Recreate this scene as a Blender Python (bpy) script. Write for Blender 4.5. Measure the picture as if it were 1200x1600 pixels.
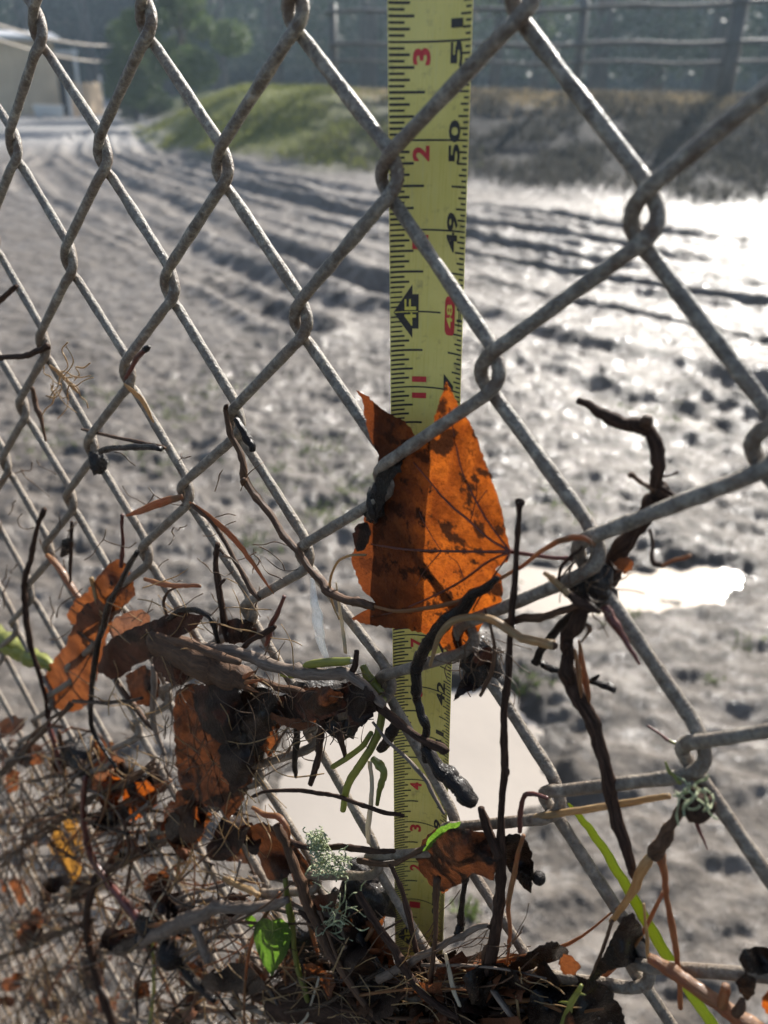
import bpy, bmesh, math, random
import numpy as np
from mathutils import Vector, Matrix, noise as mnoise
from mathutils.geometry import delaunay_2d_cdt

for o in list(bpy.data.objects):
    bpy.data.objects.remove(o)
SC = bpy.context.scene
COL = SC.collection
rad = math.radians

# ------------------------------------------------------------------ camera
CAM_Z = 1.282
FPX = 1272.0                       # focal length in pixels of the 1200 x 1600 photograph
_up = Vector((0.0239, -0.8900, -0.4555)).normalized()      # world up in (right, down, forward)
_fw = (Vector((0, 0, 1)) - _up * _up.z).normalized()
_rt = _fw.cross(_up)
M3 = Matrix((_rt, _fw, _up))       # photo axes -> world axes
CAM = Vector((0, 0, CAM_Z))
cam_d = bpy.data.cameras.new('camera')
cam = bpy.data.objects.new('camera', cam_d)
COL.objects.link(cam)
R = Matrix((M3 @ Vector((1, 0, 0)), M3 @ Vector((0, -1, 0)), M3 @ Vector((0, 0, -1)))).transposed()
cam.matrix_world = Matrix.Translation(CAM) @ R.to_4x4()
cam_d.sensor_fit = 'VERTICAL'
cam_d.sensor_height = 36.0
cam_d.lens = 36.0 * FPX / 1600.0
cam_d.clip_start = 0.02
cam_d.clip_end = 2000
cam_d.dof.use_dof = True
cam_d.dof.focus_distance = 0.320
cam_d.dof.aperture_fstop = 11.0
SC.camera = cam

# ------------------------------------------------------------------ sky, sun, exposure
SUN_EL, SUN_AZ = rad(30), rad(28)              # azimuth measured from straight ahead towards the right
world = bpy.data.worlds.new('World')
SC.world = world
world.use_nodes = True
nt = world.node_tree
sky = nt.nodes.new('ShaderNodeTexSky')
sky.sky_type = 'NISHITA'
sky.sun_disc = False
sky.sun_elevation = SUN_EL
sky.sun_rotation = SUN_AZ
sky.air_density = 1.0
sky.dust_density = 3.0
sky.ozone_density = 0.7
nt.nodes['Background'].inputs['Strength'].default_value = 0.10
nt.links.new(sky.outputs[0], nt.nodes['Background'].inputs['Color'])
sun_d = bpy.data.lights.new('sun', 'SUN')
sun_d.energy = 5.0
sun_d.angle = rad(0.53)
sun_d.color = (1.0, 0.96, 0.90)
sun = bpy.data.objects.new('sun', sun_d)
COL.objects.link(sun)
SUN_DIR = Vector((math.sin(SUN_AZ) * math.cos(SUN_EL), math.cos(SUN_AZ) * math.cos(SUN_EL), math.sin(SUN_EL)))
sun.rotation_euler = SUN_DIR.to_track_quat('Z', 'Y').to_euler()
sun.location = (3, 6, 12)
vs = SC.view_settings
vs.view_transform = 'Standard'
vs.look = 'None'
vs.exposure = 1.06
vs.gamma = 1.0
vs.use_curve_mapping = False

# ------------------------------------------------------------------ helpers
def ray(x, y):
    """world direction of a photograph pixel, scaled to unit depth along the lens axis"""
    return M3 @ Vector(((x - 600) / FPX, (y - 800) / FPX, 1.0))

# the chain-link plane: lattice origin and half-diagonals, measured from the photograph
F_S = 0.9775
F_O = CAM + M3 @ Vector((0.00189068, -0.09549753, 0.24178725)) * F_S
F_U = M3 @ Vector((0.02969802, 0.01261877, -0.02416587)) * F_S
F_V = M3 @ Vector((-0.0011196, 0.04198442, 0.02052817)) * F_S
F_N = F_U.cross(F_V).normalized()
if F_N.dot(CAM - F_O) < 0:
    F_N = -F_N

def at(x, y, off=0.0):
    """point on the fence plane (off millimetres towards the viewer's side) and its depth"""
    d = ray(x, y)
    t = (F_O + F_N * (off * 0.001) - CAM).dot(F_N) / d.dot(F_N)
    return CAM + d * t, t

def gnd(x, y, z=0.0):
    d = ray(x, y)
    return CAM + d * ((z - CAM_Z) / d.z)

def tag(o, label=None, cat=None, group=None, kind=None):
    if label: o['label'] = label
    if cat: o['category'] = cat
    if group: o['group'] = group
    if kind: o['kind'] = kind
    return o

def thing(name, loc, label, cat, group=None):
    e = bpy.data.objects.new(name, None)
    e.empty_display_size = 0.02
    e.location = loc
    COL.objects.link(e)
    return tag(e, label, cat, group)

def mesh(name, verts, faces, mat, parent=None, origin=None, smooth=True, fib=None):
    """one mesh object; verts are world positions, moved into the frame of parent / origin"""
    v = np.asarray(verts, dtype=np.float64).reshape(-1, 3)
    if parent is not None:
        root = parent
        base = Vector((0, 0, 0))
        while root is not None:
            base = base + Vector(root.location)
            root = root.parent
        org = np.array(base)
    else:
        org = np.array(origin) if origin is not None else np.array((v[:, 0].mean(), v[:, 1].mean(), v[:, 2].min()))
    me = bpy.data.meshes.new(name)
    if isinstance(faces, np.ndarray):
        n, k = faces.shape
        me.vertices.add(len(v)); me.vertices.foreach_set('co', (v - org).astype(np.float32).ravel())
        me.loops.add(n * k); me.loops.foreach_set('vertex_index', faces.astype(np.int32).ravel())
        me.polygons.add(n)
        me.polygons.foreach_set('loop_start', np.arange(0, n * k, k, dtype=np.int32))
        me.polygons.foreach_set('loop_total', np.full(n, k, dtype=np.int32))
        me.update(calc_edges=True); me.validate()
    else:
        me.from_pydata([tuple(p) for p in (v - org)], [], faces); me.update()
    if smooth:
        me.polygons.foreach_set('use_smooth', np.ones(len(me.polygons), dtype=bool))
    if isinstance(mat, (list, tuple)):
        for m in mat: me.materials.append(m)
    else:
        me.materials.append(mat)
    if fib is not None:
        me.attributes.new('fib', 'FLOAT_VECTOR', 'POINT').data.foreach_set('vector', np.asarray(fib, dtype=np.float32).ravel())
    o = bpy.data.objects.new(name, me)
    COL.objects.link(o)
    if parent is not None: o.parent = parent
    else: o.location = org
    return o

def spline(pts, n):
    """Catmull-Rom through the rows of pts, n samples for each span"""
    p = np.asarray(pts, float)
    p = np.vstack([2 * p[0] - p[1], p, 2 * p[-1] - p[-2]])
    out = []
    t = np.linspace(0, 1, n, endpoint=False)[:, None]
    for i in range(1, len(p) - 2):
        a, b, c, d = p[i - 1], p[i], p[i + 1], p[i + 2]
        out.append(0.5 * (2 * b + (c - a) * t + (2 * a - 5 * b + 4 * c - d) * t ** 2 + (3 * b - a - 3 * c + d) * t ** 3))
    out.append(p[-2][None])
    return np.vstack(out)

def tube(path, rads, sides=8, rough=0.0, seed=0, flat=None, cap=True):
    """tube along path; flat = (unit vector, ratio) squashes the section along that vector"""
    P = np.asarray(path, float); n = len(P)
    T = np.gradient(P, axis=0); T /= np.linalg.norm(T, axis=1)[:, None] + 1e-12
    ref = np.array((0.31, 0.17, 0.94)) if flat is None else np.array(flat[0])
    A = np.cross(T, ref); A /= np.linalg.norm(A, axis=1)[:, None] + 1e-9
    for i in range(1, n):
        if A[i].dot(A[i - 1]) < 0: A[i] = -A[i]
    B = np.cross(T, A)
    th = np.linspace(0, 2 * np.pi, sides, endpoint=False)
    r = np.asarray(rads, float)[:, None] * np.ones((1, sides))
    if rough:
        g = np.random.default_rng(seed)
        z = g.normal(0, 1, (n, sides))
        z = (z + np.roll(z, 1, 1) + np.vstack([z[1:], z[-1:]])) / 1.7
        rid = g.normal(0, 1, (1, sides)); rid = rid + 0.5 * np.roll(rid, 1, 1)
        r = r * (1 + rough * (0.45 * np.clip(z, -1.6, 1.6) + 0.75 * np.clip(rid, -1.5, 1.5)))
    k = 1.0 if flat is None else flat[1]
    V = P[:, None, :] + (np.cos(th)[None, :, None] * A[:, None, :] + k * np.sin(th)[None, :, None] * B[:, None, :]) * r[:, :, None]
    V = V.reshape(-1, 3)
    sl = np.concatenate([[0], np.cumsum(np.linalg.norm(np.diff(P, axis=0), axis=1))])
    global FIB
    FIB = np.stack([np.repeat(sl[:, None], sides, 1), np.cos(th)[None] * r, np.sin(th)[None] * r], -1).reshape(-1, 3) + seed * 0.013
    if cap: FIB = np.vstack([FIB, FIB[0], FIB[-1]])
    F = []
    for i in range(n - 1):
        for j in range(sides):
            a = i * sides + j; b = i * sides + (j + 1) % sides
            F.append((a, b, b + sides, a + sides))
    if cap:
        V = np.vstack([V, P[0] - T[0] * r[0].mean() * 0.25, P[-1] + T[-1] * r[-1].mean() * 0.25])
        c0, c1 = len(V) - 2, len(V) - 1
        for j in range(sides):
            F.append((c0, (j + 1) % sides, j))
            e = (n - 1) * sides
            F.append((c1, e + j, e + (j + 1) % sides))
    return V, F

def join(parts):
    V, F, k = [], [], 0
    for v, f in parts:
        V.append(np.asarray(v)); F += [tuple(i + k for i in q) for q in f]; k += len(v)
    return np.vstack(V), F

# value noise on numpy arrays
_g = np.random.default_rng(7)
_perm = _g.random((256, 256))
def vnoise(x, y):
    xi = np.floor(x).astype(int); yi = np.floor(y).astype(int)
    fx = x - xi; fy = y - yi
    fx = fx * fx * (3 - 2 * fx); fy = fy * fy * (3 - 2 * fy)
    a = _perm[xi % 256, yi % 256]; b = _perm[(xi + 1) % 256, yi % 256]
    c = _perm[xi % 256, (yi + 1) % 256]; d = _perm[(xi + 1) % 256, (yi + 1) % 256]
    return (a * (1 - fx) + b * fx) * (1 - fy) + (c * (1 - fx) + d * fx) * fy - 0.5
def fbm(x, y, o=4, s=1.0):
    h = 0; a = 1.0
    for i in range(o):
        h = h + a * vnoise(x * s + 17.3 * i, y * s + 9.1 * i); s *= 2.03; a *= 0.5
    return h

# ------------------------------------------------------------------ materials
class NT:
    def __init__(s, name):
        s.m = bpy.data.materials.new(name); s.m.use_nodes = True
        s.t = s.m.node_tree; s.t.nodes.clear()
        s.out = s.n('ShaderNodeOutputMaterial')
    def n(s, kind, **kw):
        x = s.t.nodes.new(kind)
        for k, v in kw.items():
            if hasattr(x, k): setattr(x, k, v)
            else: x.inputs[k.replace('_', ' ')].default_value = v
        return x
    def l(s, a, b): s.t.links.new(a, b)
    def coord(s):
        return s.n('ShaderNodeTexCoord').outputs['Object']
    def noise(s, scale, detail=4, rough=0.55, vec=None):
        x = s.n('ShaderNodeTexNoise'); x.inputs['Scale'].default_value = scale
        x.inputs['Detail'].default_value = detail; x.inputs['Roughness'].default_value = rough
        s.l(vec if vec is not None else s.coord(), x.inputs['Vector'])
        return x.outputs['Fac']
    def ramp(s, fac, stops):
        x = s.n('ShaderNodeValToRGB'); e = x.color_ramp.elements
        while len(e) > 1: e.remove(e[-1])
        e[0].position = stops[0][0]; e[0].color = (*stops[0][1], 1)
        for p, c in stops[1:]:
            q = e.new(p); q.color = (*c, 1)
        s.l(fac, x.inputs['Fac'])
        return x.outputs['Color']
    def mixc(s, fac, a, b, mode='MIX'):
        x = s.n('ShaderNodeMix'); x.data_type = 'RGBA'; x.blend_type = mode
        for v, i in ((fac, 0), (a, 6), (b, 7)):
            if hasattr(v, 'is_output'): s.l(v, x.inputs[i])
            else: x.inputs[i].default_value = v if i == 0 else (*v, 1)
        return x.outputs[2]
    def rng(s, fac, a, b, c, d):
        x = s.n('ShaderNodeMapRange')
        for i, v in zip((1, 2, 3, 4), (a, b, c, d)): x.inputs[i].default_value = v
        s.l(fac, x.inputs[0]); return x.outputs[0]
    def bump(s, h, strength, dist):
        x = s.n('ShaderNodeBump'); x.inputs['Strength'].default_value = strength
        x.inputs['Distance'].default_value = dist; s.l(h, x.inputs['Height']); return x.outputs[0]
    def bsdf(s, color, rough=0.6, normal=None, metallic=0.0, spec=0.5, coat=0.0, trans=None):
        x = s.n('ShaderNodeBsdfPrincipled')
        if hasattr(spec, 'is_output'):
            s.l(spec, x.inputs['Specular IOR Level']); spec = 0.5
        for v, k in ((color, 'Base Color'), (rough, 'Roughness')):
            if hasattr(v, 'is_output'): s.l(v, x.inputs[k])
            else: x.inputs[k].default_value = (*v, 1) if k == 'Base Color' else v
        x.inputs['Metallic'].default_value = metallic
        x.inputs['Specular IOR Level'].default_value = spec
        x.inputs['Coat Weight'].default_value = coat
        x.inputs['Coat Roughness'].default_value = 0.12
        if normal is not None: s.l(normal, x.inputs['Normal'])
        res = x.outputs[0]
        if trans is not None:                       # (colour, share) of light let through
            tb = s.n('ShaderNodeBsdfTranslucent')
            if hasattr(trans[0], 'is_output'): s.l(trans[0], tb.inputs['Color'])
            else: tb.inputs['Color'].default_value = (*trans[0], 1)
            if normal is not None: s.l(normal, tb.inputs['Normal'])
            mx = s.n('ShaderNodeMixShader')
            if hasattr(trans[1], 'is_output'): s.l(trans[1], mx.inputs[0])
            else: mx.inputs[0].default_value = trans[1]
            s.l(res, mx.inputs[1]); s.l(tb.outputs[0], mx.inputs[2]); res = mx.outputs[0]
        s.l(res, s.out.inputs['Surface'])
        return s.m

MAT = {}
def simple(name, c1, c2, scale, rough=0.6, bump=0.3, dist=0.0004, coat=0.0, spec=0.5, metallic=0.0, trans=None, detail=5, stretch=None, fib=False):
    t = NT(name)
    vec = None
    if fib:
        at_ = t.n('ShaderNodeAttribute'); at_.attribute_name = 'fib'
        mp = t.n('ShaderNodeMapping'); mp.inputs['Scale'].default_value = (0.16, 1.6, 1.6)
        t.l(at_.outputs['Vector'], mp.inputs['Vector']); vec = mp.outputs[0]
    if stretch:
        mp = t.n('ShaderNodeMapping'); mp.inputs['Scale'].default_value = stretch
        t.l(t.coord(), mp.inputs['Vector']); vec = mp.outputs[0]
    f = t.noise(scale, detail, 0.62, vec)
    f2 = t.noise(scale * 0.21, 3, 0.5, vec if fib else None)
    c = t.ramp(f, [(0.32, c1), (0.68, c2)])
    c = t.mixc(t.rng(f2, 0.35, 0.7, 0.0, 0.55), c, tuple(0.45 * v for v in c1))
    r = t.rng(f, 0.3, 0.7, max(0.04, rough - 0.12), min(1, rough + 0.12))
    MAT[name] = t.bsdf(c, r, t.bump(f, bump, dist), metallic, spec, coat, trans)
    return MAT[name]

# weathered galvanised wire with lichen
t = NT('weathered_wire')
f1 = t.noise(230, 7, 0.70); f2 = t.noise(800, 4, 0.6); f3 = t.noise(60, 3, 0.5)
c = t.ramp(f1, [(0.30, (0.075, 0.062, 0.050)), (0.44, (0.165, 0.147, 0.124)), (0.54, (0.24, 0.218, 0.185)), (0.66, (0.40, 0.37, 0.31))])
c = t.mixc(t.rng(f3, 0.52, 0.66, 0, 0.4), c, (0.17, 0.105, 0.068))
c = t.mixc(t.rng(f2, 0.56, 0.68, 0, 0.55), c, (0.38, 0.35, 0.25))
c = t.mixc(t.rng(f2, 0.36, 0.46, 0.5, 0.0), c, (0.05, 0.04, 0.03))
bn = t.n('ShaderNodeAttribute'); bn.attribute_name = 'bend'
bz = t.n('ShaderNodeMath'); bz.operation = 'MULTIPLY'; t.l(bn.outputs['Fac'], bz.inputs[0]); t.l(t.rng(f1, 0.38, 0.58, 0.95, 0.15), bz.inputs[1])
c = t.mixc(bz.outputs[0], c, (0.12, 0.078, 0.052))
sx = t.n('ShaderNodeSeparateXYZ'); t.l(t.coord(), sx.inputs[0])
mud_ = t.n('ShaderNodeMath'); mud_.operation = 'MULTIPLY'; t.l(t.rng(sx.outputs['Z'], 1.16, 1.02, 0, 0.8), mud_.inputs[0]); t.l(t.rng(f3, 0.35, 0.6, 0.45, 1.0), mud_.inputs[1])
c = t.mixc(mud_.outputs[0], c, t.ramp(f1, [(0.35, (0.105, 0.075, 0.050)), (0.65, (0.25, 0.19, 0.135))]))
h = t.mixc(0.5, f1, f2)
MAT['wire'] = t.bsdf(c, t.rng(f1, 0.3, 0.7, 0.30, 0.65), t.bump(h, 1.0, 0.0018), 0.0, 0.4)

# tape blade: lacquered yellow with scratches and dried mud
t = NT('yellow_tape_paint')
f = t.noise(40, 4, 0.6); f2 = t.noise(260, 4, 0.65)
mp = t.n('ShaderNodeMapping'); mp.inputs['Scale'].default_value = (1, 1, 0.03); t.l(t.coord(), mp.inputs['Vector'])
scr = t.noise(1500, 3, 0.6, mp.outputs[0])
c = t.ramp(f, [(0.35, (0.68, 0.60, 0.16)), (0.65, (0.76, 0.68, 0.22))])
c = t.mixc(t.rng(scr, 0.58, 0.70, 0, 0.35), c, (0.62, 0.58, 0.26))
c = t.mixc(t.rng(f2, 0.58, 0.70, 0, 0.35), c, (0.26, 0.215, 0.09))
c = t.mixc(t.rng(t.noise(70, 6, .7), 0.60, 0.72, 0, 0.6), c, (0.20, 0.165, 0.11))
MAT['tape'] = t.bsdf(c, t.rng(scr, 0.3, 0.7, 0.22, 0.42), t.bump(scr, 0.15, 0.0002), 0.0, 0.5, 0.35)
for nm, cc in (('print_black', (0.02, 0.02, 0.022)), ('print_red', (0.48, 0.03, 0.035)), ('print_yellow', (0.62, 0.54, 0.10))):
    t = NT(nm); f = t.noise(900, 3, 0.6)
    MAT[nm] = t.bsdf(t.ramp(f, [(0.3, cc), (0.75, tuple(min(1, v * 1.3 + 0.02) for v in cc))]), 0.45)

# ground mud, puddle water, grass
t = NT('wet_mud')
co = t.n('ShaderNodeTexCoord').outputs['Object']
f1 = t.noise(0.9, 6, 0.6, co); f2 = t.noise(7, 8, 0.66, co); f3 = t.noise(55, 5, 0.62, co); f4 = t.noise(240, 3, 0.6, co)
c = t.ramp(f2, [(0.32, (0.125, 0.105, 0.088)), (0.50, (0.215, 0.187, 0.160)), (0.68, (0.30, 0.27, 0.235))])
c = t.mixc(t.rng(f1, 0.40, 0.62, 0, 0.35), c, (0.14, 0.122, 0.105))
c = t.mixc(t.rng(f3, 0.58, 0.72, 0, 0.5), c, (0.085, 0.072, 0.058))
r = t.mixc(0.5, f1, f2)
hh = t.mixc(0.35, f2, f3)
hh2 = t.mixc(0.25, hh, f4)
MAT['mud'] = t.bsdf(c, t.rng(r, 0.40, 0.60, 0.27, 0.60), t.bump(hh2, 0.75, 0.03), 0.0, 0.62)

t = NT('puddle_water')
f = t.noise(9, 3, 0.5); f2 = t.noise(2.2, 3, 0.5)
MAT['water'] = t.bsdf(t.ramp(f2, [(0.3, (0.30, 0.265, 0.225)), (0.7, (0.38, 0.335, 0.285))]), 0.05, t.bump(t.mixc(0.3, f, t.noise(45, 3, 0.5)), 0.22, 0.006), 0.0, 0.6)
MAT['grass'] = None
HAZE = 0.0013
# mud sheet with turf on the bank: the attributes say where turf and dry grass grow
t = NT('ground_cover')
co = t.n('ShaderNodeTexCoord').outputs['Object']
f1 = t.noise(0.9, 6, 0.6, co); f2 = t.noise(9, 9, 0.70, co); f3 = t.noise(48, 6, 0.66, co); f4 = t.noise(240, 3, 0.6, co)
c = t.ramp(f2, [(0.32, (0.050, 0.041, 0.033)), (0.50, (0.120, 0.102, 0.086)), (0.68, (0.22, 0.193, 0.166))])
c = t.mixc(t.rng(f1, 0.40, 0.62, 0, 0.35), c, (0.11, 0.094, 0.080))
c = t.mixc(t.rng(f3, 0.58, 0.70, 0, 0.55), c, (0.045, 0.036, 0.028))
def attr(nm):
    a = t.n('ShaderNodeAttribute'); a.attribute_name = nm; return a.outputs['Fac']
turf, dry, gravel, soil = attr('turf'), attr('dry'), attr('gravel'), attr('soil')
c = t.mixc(soil, c, t.ramp(f2, [(0.35, (0.020, 0.019, 0.018)), (0.55, (0.048, 0.046, 0.043)), (0.72, (0.105, 0.099, 0.090))]))
c = t.mixc(turf, c, t.ramp(f2, [(0.3, (0.07, 0.075, 0.028)), (0.55, (0.14, 0.15, 0.045)), (0.75, (0.22, 0.205, 0.085))]))
c = t.mixc(dry, c, t.ramp(f2, [(0.3, (0.16, 0.125, 0.08)), (0.7, (0.33, 0.26, 0.16))]))
c = t.mixc(gravel, c, t.ramp(f3, [(0.3, (0.22, 0.21, 0.20)), (0.7, (0.36, 0.35, 0.34))]))
veg = t.n('ShaderNodeMath'); veg.operation = 'MAXIMUM'; t.l(turf, veg.inputs[0]); t.l(dry, veg.inputs[1])
veg3 = t.n('ShaderNodeMath'); veg3.operation = 'MAXIMUM'; t.l(veg.outputs[0], veg3.inputs[0]); t.l(soil, veg3.inputs[1])
veg2 = t.n('ShaderNodeMath'); veg2.operation = 'MAXIMUM'; t.l(veg3.outputs[0], veg2.inputs[0]); t.l(gravel, veg2.inputs[1])
r = t.rng(t.mixc(0.5, f1, f2), 0.42, 0.58, 0.42, 0.72)
rr = t.n('ShaderNodeMix'); rr.data_type = 'FLOAT'
t.l(veg2.outputs[0], rr.inputs[0]); t.l(r, rr.inputs[2]); rr.inputs[3].default_value = 0.85
hh2 = t.mixc(0.25, t.mixc(0.35, f2, f3), f4)
wet = attr('wet')
c = t.mixc(wet, c, (0.045, 0.037, 0.030))
MAT['ground'] = t.bsdf(c, rr.outputs[0], t.bump(hh2, 0.8, 0.035), 0.0, t.rng(veg2.outputs[0], 0, 1, 0.18, 0.08))
pb = [x for x in t.t.nodes if x.type == 'BSDF_PRINCIPLED'][0]
cw = t.n('ShaderNodeMath'); cw.operation = 'MULTIPLY'; t.l(t.rng(veg2.outputs[0], 0, 1, 1.0, 0.0), cw.inputs[0]); t.l(t.rng(t.mixc(0.45, f2, f3), 0.48, 0.58, 0.02, 0.55), cw.inputs[1])
t.l(cw.outputs[0], pb.inputs['Coat Weight']); t.l(t.rng(f1, 0.38, 0.62, 0.10, 0.26), pb.inputs['Coat Roughness'])
t.l(t.bump(f2, 0.6, 0.03), pb.inputs['Coat Normal'])

simple('shed_boards', (0.62, 0.46, 0.30), (0.74, 0.58, 0.40), 3, 0.8, 0.2, 0.01, stretch=(8, 8, 0.6))
simple('roof_metal', (0.55, 0.55, 0.55), (0.66, 0.66, 0.66), 2, 0.45, 0.1, 0.01)
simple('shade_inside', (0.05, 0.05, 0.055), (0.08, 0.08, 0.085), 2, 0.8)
simple('white_paint', (0.62, 0.62, 0.60), (0.75, 0.75, 0.73), 3, 0.6)
simple('rail_wood', (0.07, 0.065, 0.06), (0.15, 0.14, 0.125), 12, 0.6, 0.4, 0.01, stretch=(0.3, 6, 6))
simple('cable_grey', (0.24, 0.20, 0.16), (0.30, 0.26, 0.21), 4, 0.6)
simple('tree_bark', (0.06, 0.05, 0.04), (0.12, 0.10, 0.08), 9, 0.85, 0.5, 0.03, stretch=(3, 3, 0.5))
for nm, a, b in (('conifer_leaf', (0.020, 0.036, 0.020), (0.045, 0.070, 0.034)), ('broad_leaf', (0.06, 0.095, 0.03), (0.13, 0.175, 0.06)), ('bare_twigs', (0.09, 0.075, 0.06), (0.15, 0.13, 0.10)),
                 ('turf_blade', (0.11, 0.13, 0.03), (0.23, 0.24, 0.07)), ('dry_blade', (0.22, 0.17, 0.10), (0.40, 0.32, 0.19)), ('litter_blade', (0.040, 0.038, 0.032), (0.12, 0.112, 0.092)), ('weed_leaf', (0.06, 0.09, 0.025), (0.13, 0.17, 0.05))):
    t = NT(nm); f = t.noise(1.3 if 'leaf' in nm else 5, 4, 0.6)
    c = t.ramp(f, [(0.35, a), (0.65, b)])
    MAT[nm] = t.bsdf(c, 0.6, None, 0, 0.35, 0, (c, 0.35))

# ------------------------------------------------------------------ ground sheet
def pl(pts, z=0.0):
    return np.array([[*gnd(x, y, z)[:2]] for x, y in pts])

def dist_poly(X, Y, P):
    best = np.full(X.shape, 1e9)
    for (x0, y0), (x1, y1) in zip(P[:-1], P[1:]):
        dx, dy = x1 - x0, y1 - y0
        q = np.clip(((X - x0) * dx + (Y - y0) * dy) / (dx * dx + dy * dy), 0, 1)
        best = np.minimum(best, np.hypot(X - x0 - q * dx, Y - y0 - q * dy))
    return best

RUTS = [pl(p) for p in (
    [(185, 195), (120, 215), (110, 240), (190, 285), (380, 372), (560, 440), (850, 528), (1010, 566), (1330, 640)],
    [(215, 195), (165, 215), (165, 238), (250, 275), (450, 335), (740, 398), (960, 440), (1330, 500)],
    [(160, 200), (95, 225), (60, 255), (120, 310), (330, 410), (520, 482), (760, 560), (960, 620), (1330, 720)],
    [(235, 200), (205, 218), (230, 240), (330, 272), (560, 322), (800, 362), (1000, 392), (1330, 440)],
    [(60, 235), (20, 262), (40, 300), (180, 365), (330, 440), (480, 520)],
    [(200, 196), (140, 214), (135, 240), (225, 282), (440, 355), (660, 415), (900, 472), (1330, 562)],
    [(225, 197), (185, 216), (195, 239), (290, 273), (500, 328), (770, 380), (980, 416), (1330, 470)],
    [(245, 205), (225, 220), (260, 242), (380, 268), (600, 305), (820, 336), (1000, 360), (1330, 400)],
    [(700, 505), (860, 556), (1010, 598), (1330, 690)])]
RUT_W = (0.17, 0.10, 0.16, 0.20, 0.12, 0.07, 0.14, 0.22, 0.10)
RUT_D = (0.075, 0.050, 0.036, 0.095, 0.034, 0.025, 0.065, 0.085, 0.020)
PUD_A = pl([(452, 1225), (470, 1150), (520, 1095), (600, 1066), (700, 1068), (790, 1085), (832, 1135), (858, 1210), (852, 1262), (800, 1292), (720, 1308), (640, 1322), (560, 1322), (490, 1296)], -0.012)
PUD_B = pl([(770, 925), (815, 893), (900, 880), (1000, 880), (1090, 886), (1145, 902), (1100, 926), (1050, 946), (985, 956), (900, 960), (810, 955)], -0.012)

def inside(X, Y, P):
    r = np.zeros(X.shape, bool)
    n = len(P)
    for i in range(n):
        x0, y0 = P[i]; x1, y1 = P[(i + 1) % n]
        c = ((y0 > Y) != (y1 > Y)) & (X < (x1 - x0) * (Y - y0) / (y1 - y0 + 1e-12) + x0)
        r ^= c
    return r

FOOT = pl([(60, 168), (150, 192), (230, 226), (330, 252), (480, 268), (620, 282), (800, 300), (1000, 318), (1330, 345)])
def bank(X, Y):
    """how far beyond the foot of the bank, in metres (negative: on the mud)"""
    ang = np.arctan2(X, Y); fa = np.arctan2(FOOT[:, 0], FOOT[:, 1]); fr = np.hypot(FOOT[:, 0], FOOT[:, 1])
    return np.hypot(X, Y) - np.interp(ang, fa, fr)

def sstep(a, b, x):
    q = np.clip((x - a) / (b - a), 0, 1); return q * q * (3 - 2 * q)

def terrain(X, Y):
    r = np.hypot(X, Y); ang = np.arctan2(X, Y)
    near = sstep(14, 3, r)
    h = 0.035 * fbm(X, Y, 3, 0.45)
    clod = fbm(X + 3, Y - 5, 5, 5.5)
    zone = 0.40 + 0.45 * sstep(1.7, 2.8, r) * sstep(5.5, 3.8, r)            # trampled strip
    h = h + zone * (0.030 * clod + 0.020 * np.maximum(0, fbm(X - 8, Y, 4, 11) - 0.05) - 0.004 * np.maximum(0, vnoise(X * 7.3, Y * 7.3) - 0.24))
    h = h + 0.026 * fbm(X * 0.7, Y * 1.4, 5, 13) + zone * 0.022 * np.abs(fbm(X + 9, Y + 4, 4, 19))
    # hoof prints and holes in the nearest mud
    h = h - 0.03 * np.maximum(0, fbm(X + 4, Y, 3, 5.2) - 0.30) * sstep(2.8, 1.4, r)
    for P, w, dp in zip(RUTS, RUT_W, RUT_D):
        d = dist_poly(X, Y, P) + 0.07 * fbm(X + w * 90, Y, 3, 1.6)
        wob = np.clip(1 + 1.7 * fbm(X + w * 50, Y, 3, 0.6), 0.2, 1.8)
        h = h - dp * wob * np.exp(-(d / w) ** 4) + 0.6 * dp * wob * np.exp(-((d - 1.75 * w) / (0.6 * w)) ** 2)
        h = h + 0.02 * vnoise(X * 11, Y * 11) * np.exp(-(d / (2.5 * w)) ** 2)
    for P in (PUD_A, PUD_B):
        c = P.mean(0); d = dist_poly(X, Y, np.vstack([P, P[:1]])); ins = inside(X, Y, P)
        sd = np.where(ins, -d, d) + 0.13 * fbm(X, Y, 5, 6)
        k = sstep(0.10, -0.05, sd)
        h = h * (1 - 0.85 * k) - 0.034 * k
    b = bank(X, Y)
    left = sstep(rad(-17), rad(-9), ang)                                  # the bank runs out at the road
    rise = sstep(-1.6, 6.2, b + 0.5 * vnoise(X * 0.7, Y * 0.7)) * left
    h = h + rise * (1.34 + 0.12 * vnoise(X * 0.5, Y * 0.5)) + rise * (1 - sstep(6, 9, b)) * 0.07 * fbm(X, Y, 4, 2.4)
    h = h + sstep(30, 300, r) * 3.0
    return h

def cover(X, Y):
    b = bank(X, Y); ang = np.arctan2(X, Y); r = np.hypot(X, Y)
    onb = sstep(-0.9, 1.5, b + 1.3 * fbm(X, Y, 4, 0.9))
    west = sstep(rad(4), rad(-6), ang + 0.10 * fbm(X, Y, 3, 0.6))
    road = sstep(rad(-13), rad(-17), ang + 0.03 * vnoise(X, Y)) * sstep(18, 26, r)
    turf_ = onb * west * (1 - road)
    soil_ = onb * (1 - west) * (1 - road)
    verge = sstep(rad(-23.5), rad(-24.5), ang + 0.02 * vnoise(X, Y)) * sstep(26, 34, r)
    turf_ = np.maximum(turf_, verge)
    dry_ = sstep(3.3, 5.2, b + 0.8 * fbm(X, Y, 3, 0.8)) * sstep(rad(-6), rad(5), ang) * 0.6
    turf_ = turf_ * (1 - dry_)
    return turf_, dry_, road * (1 - verge), soil_

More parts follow.
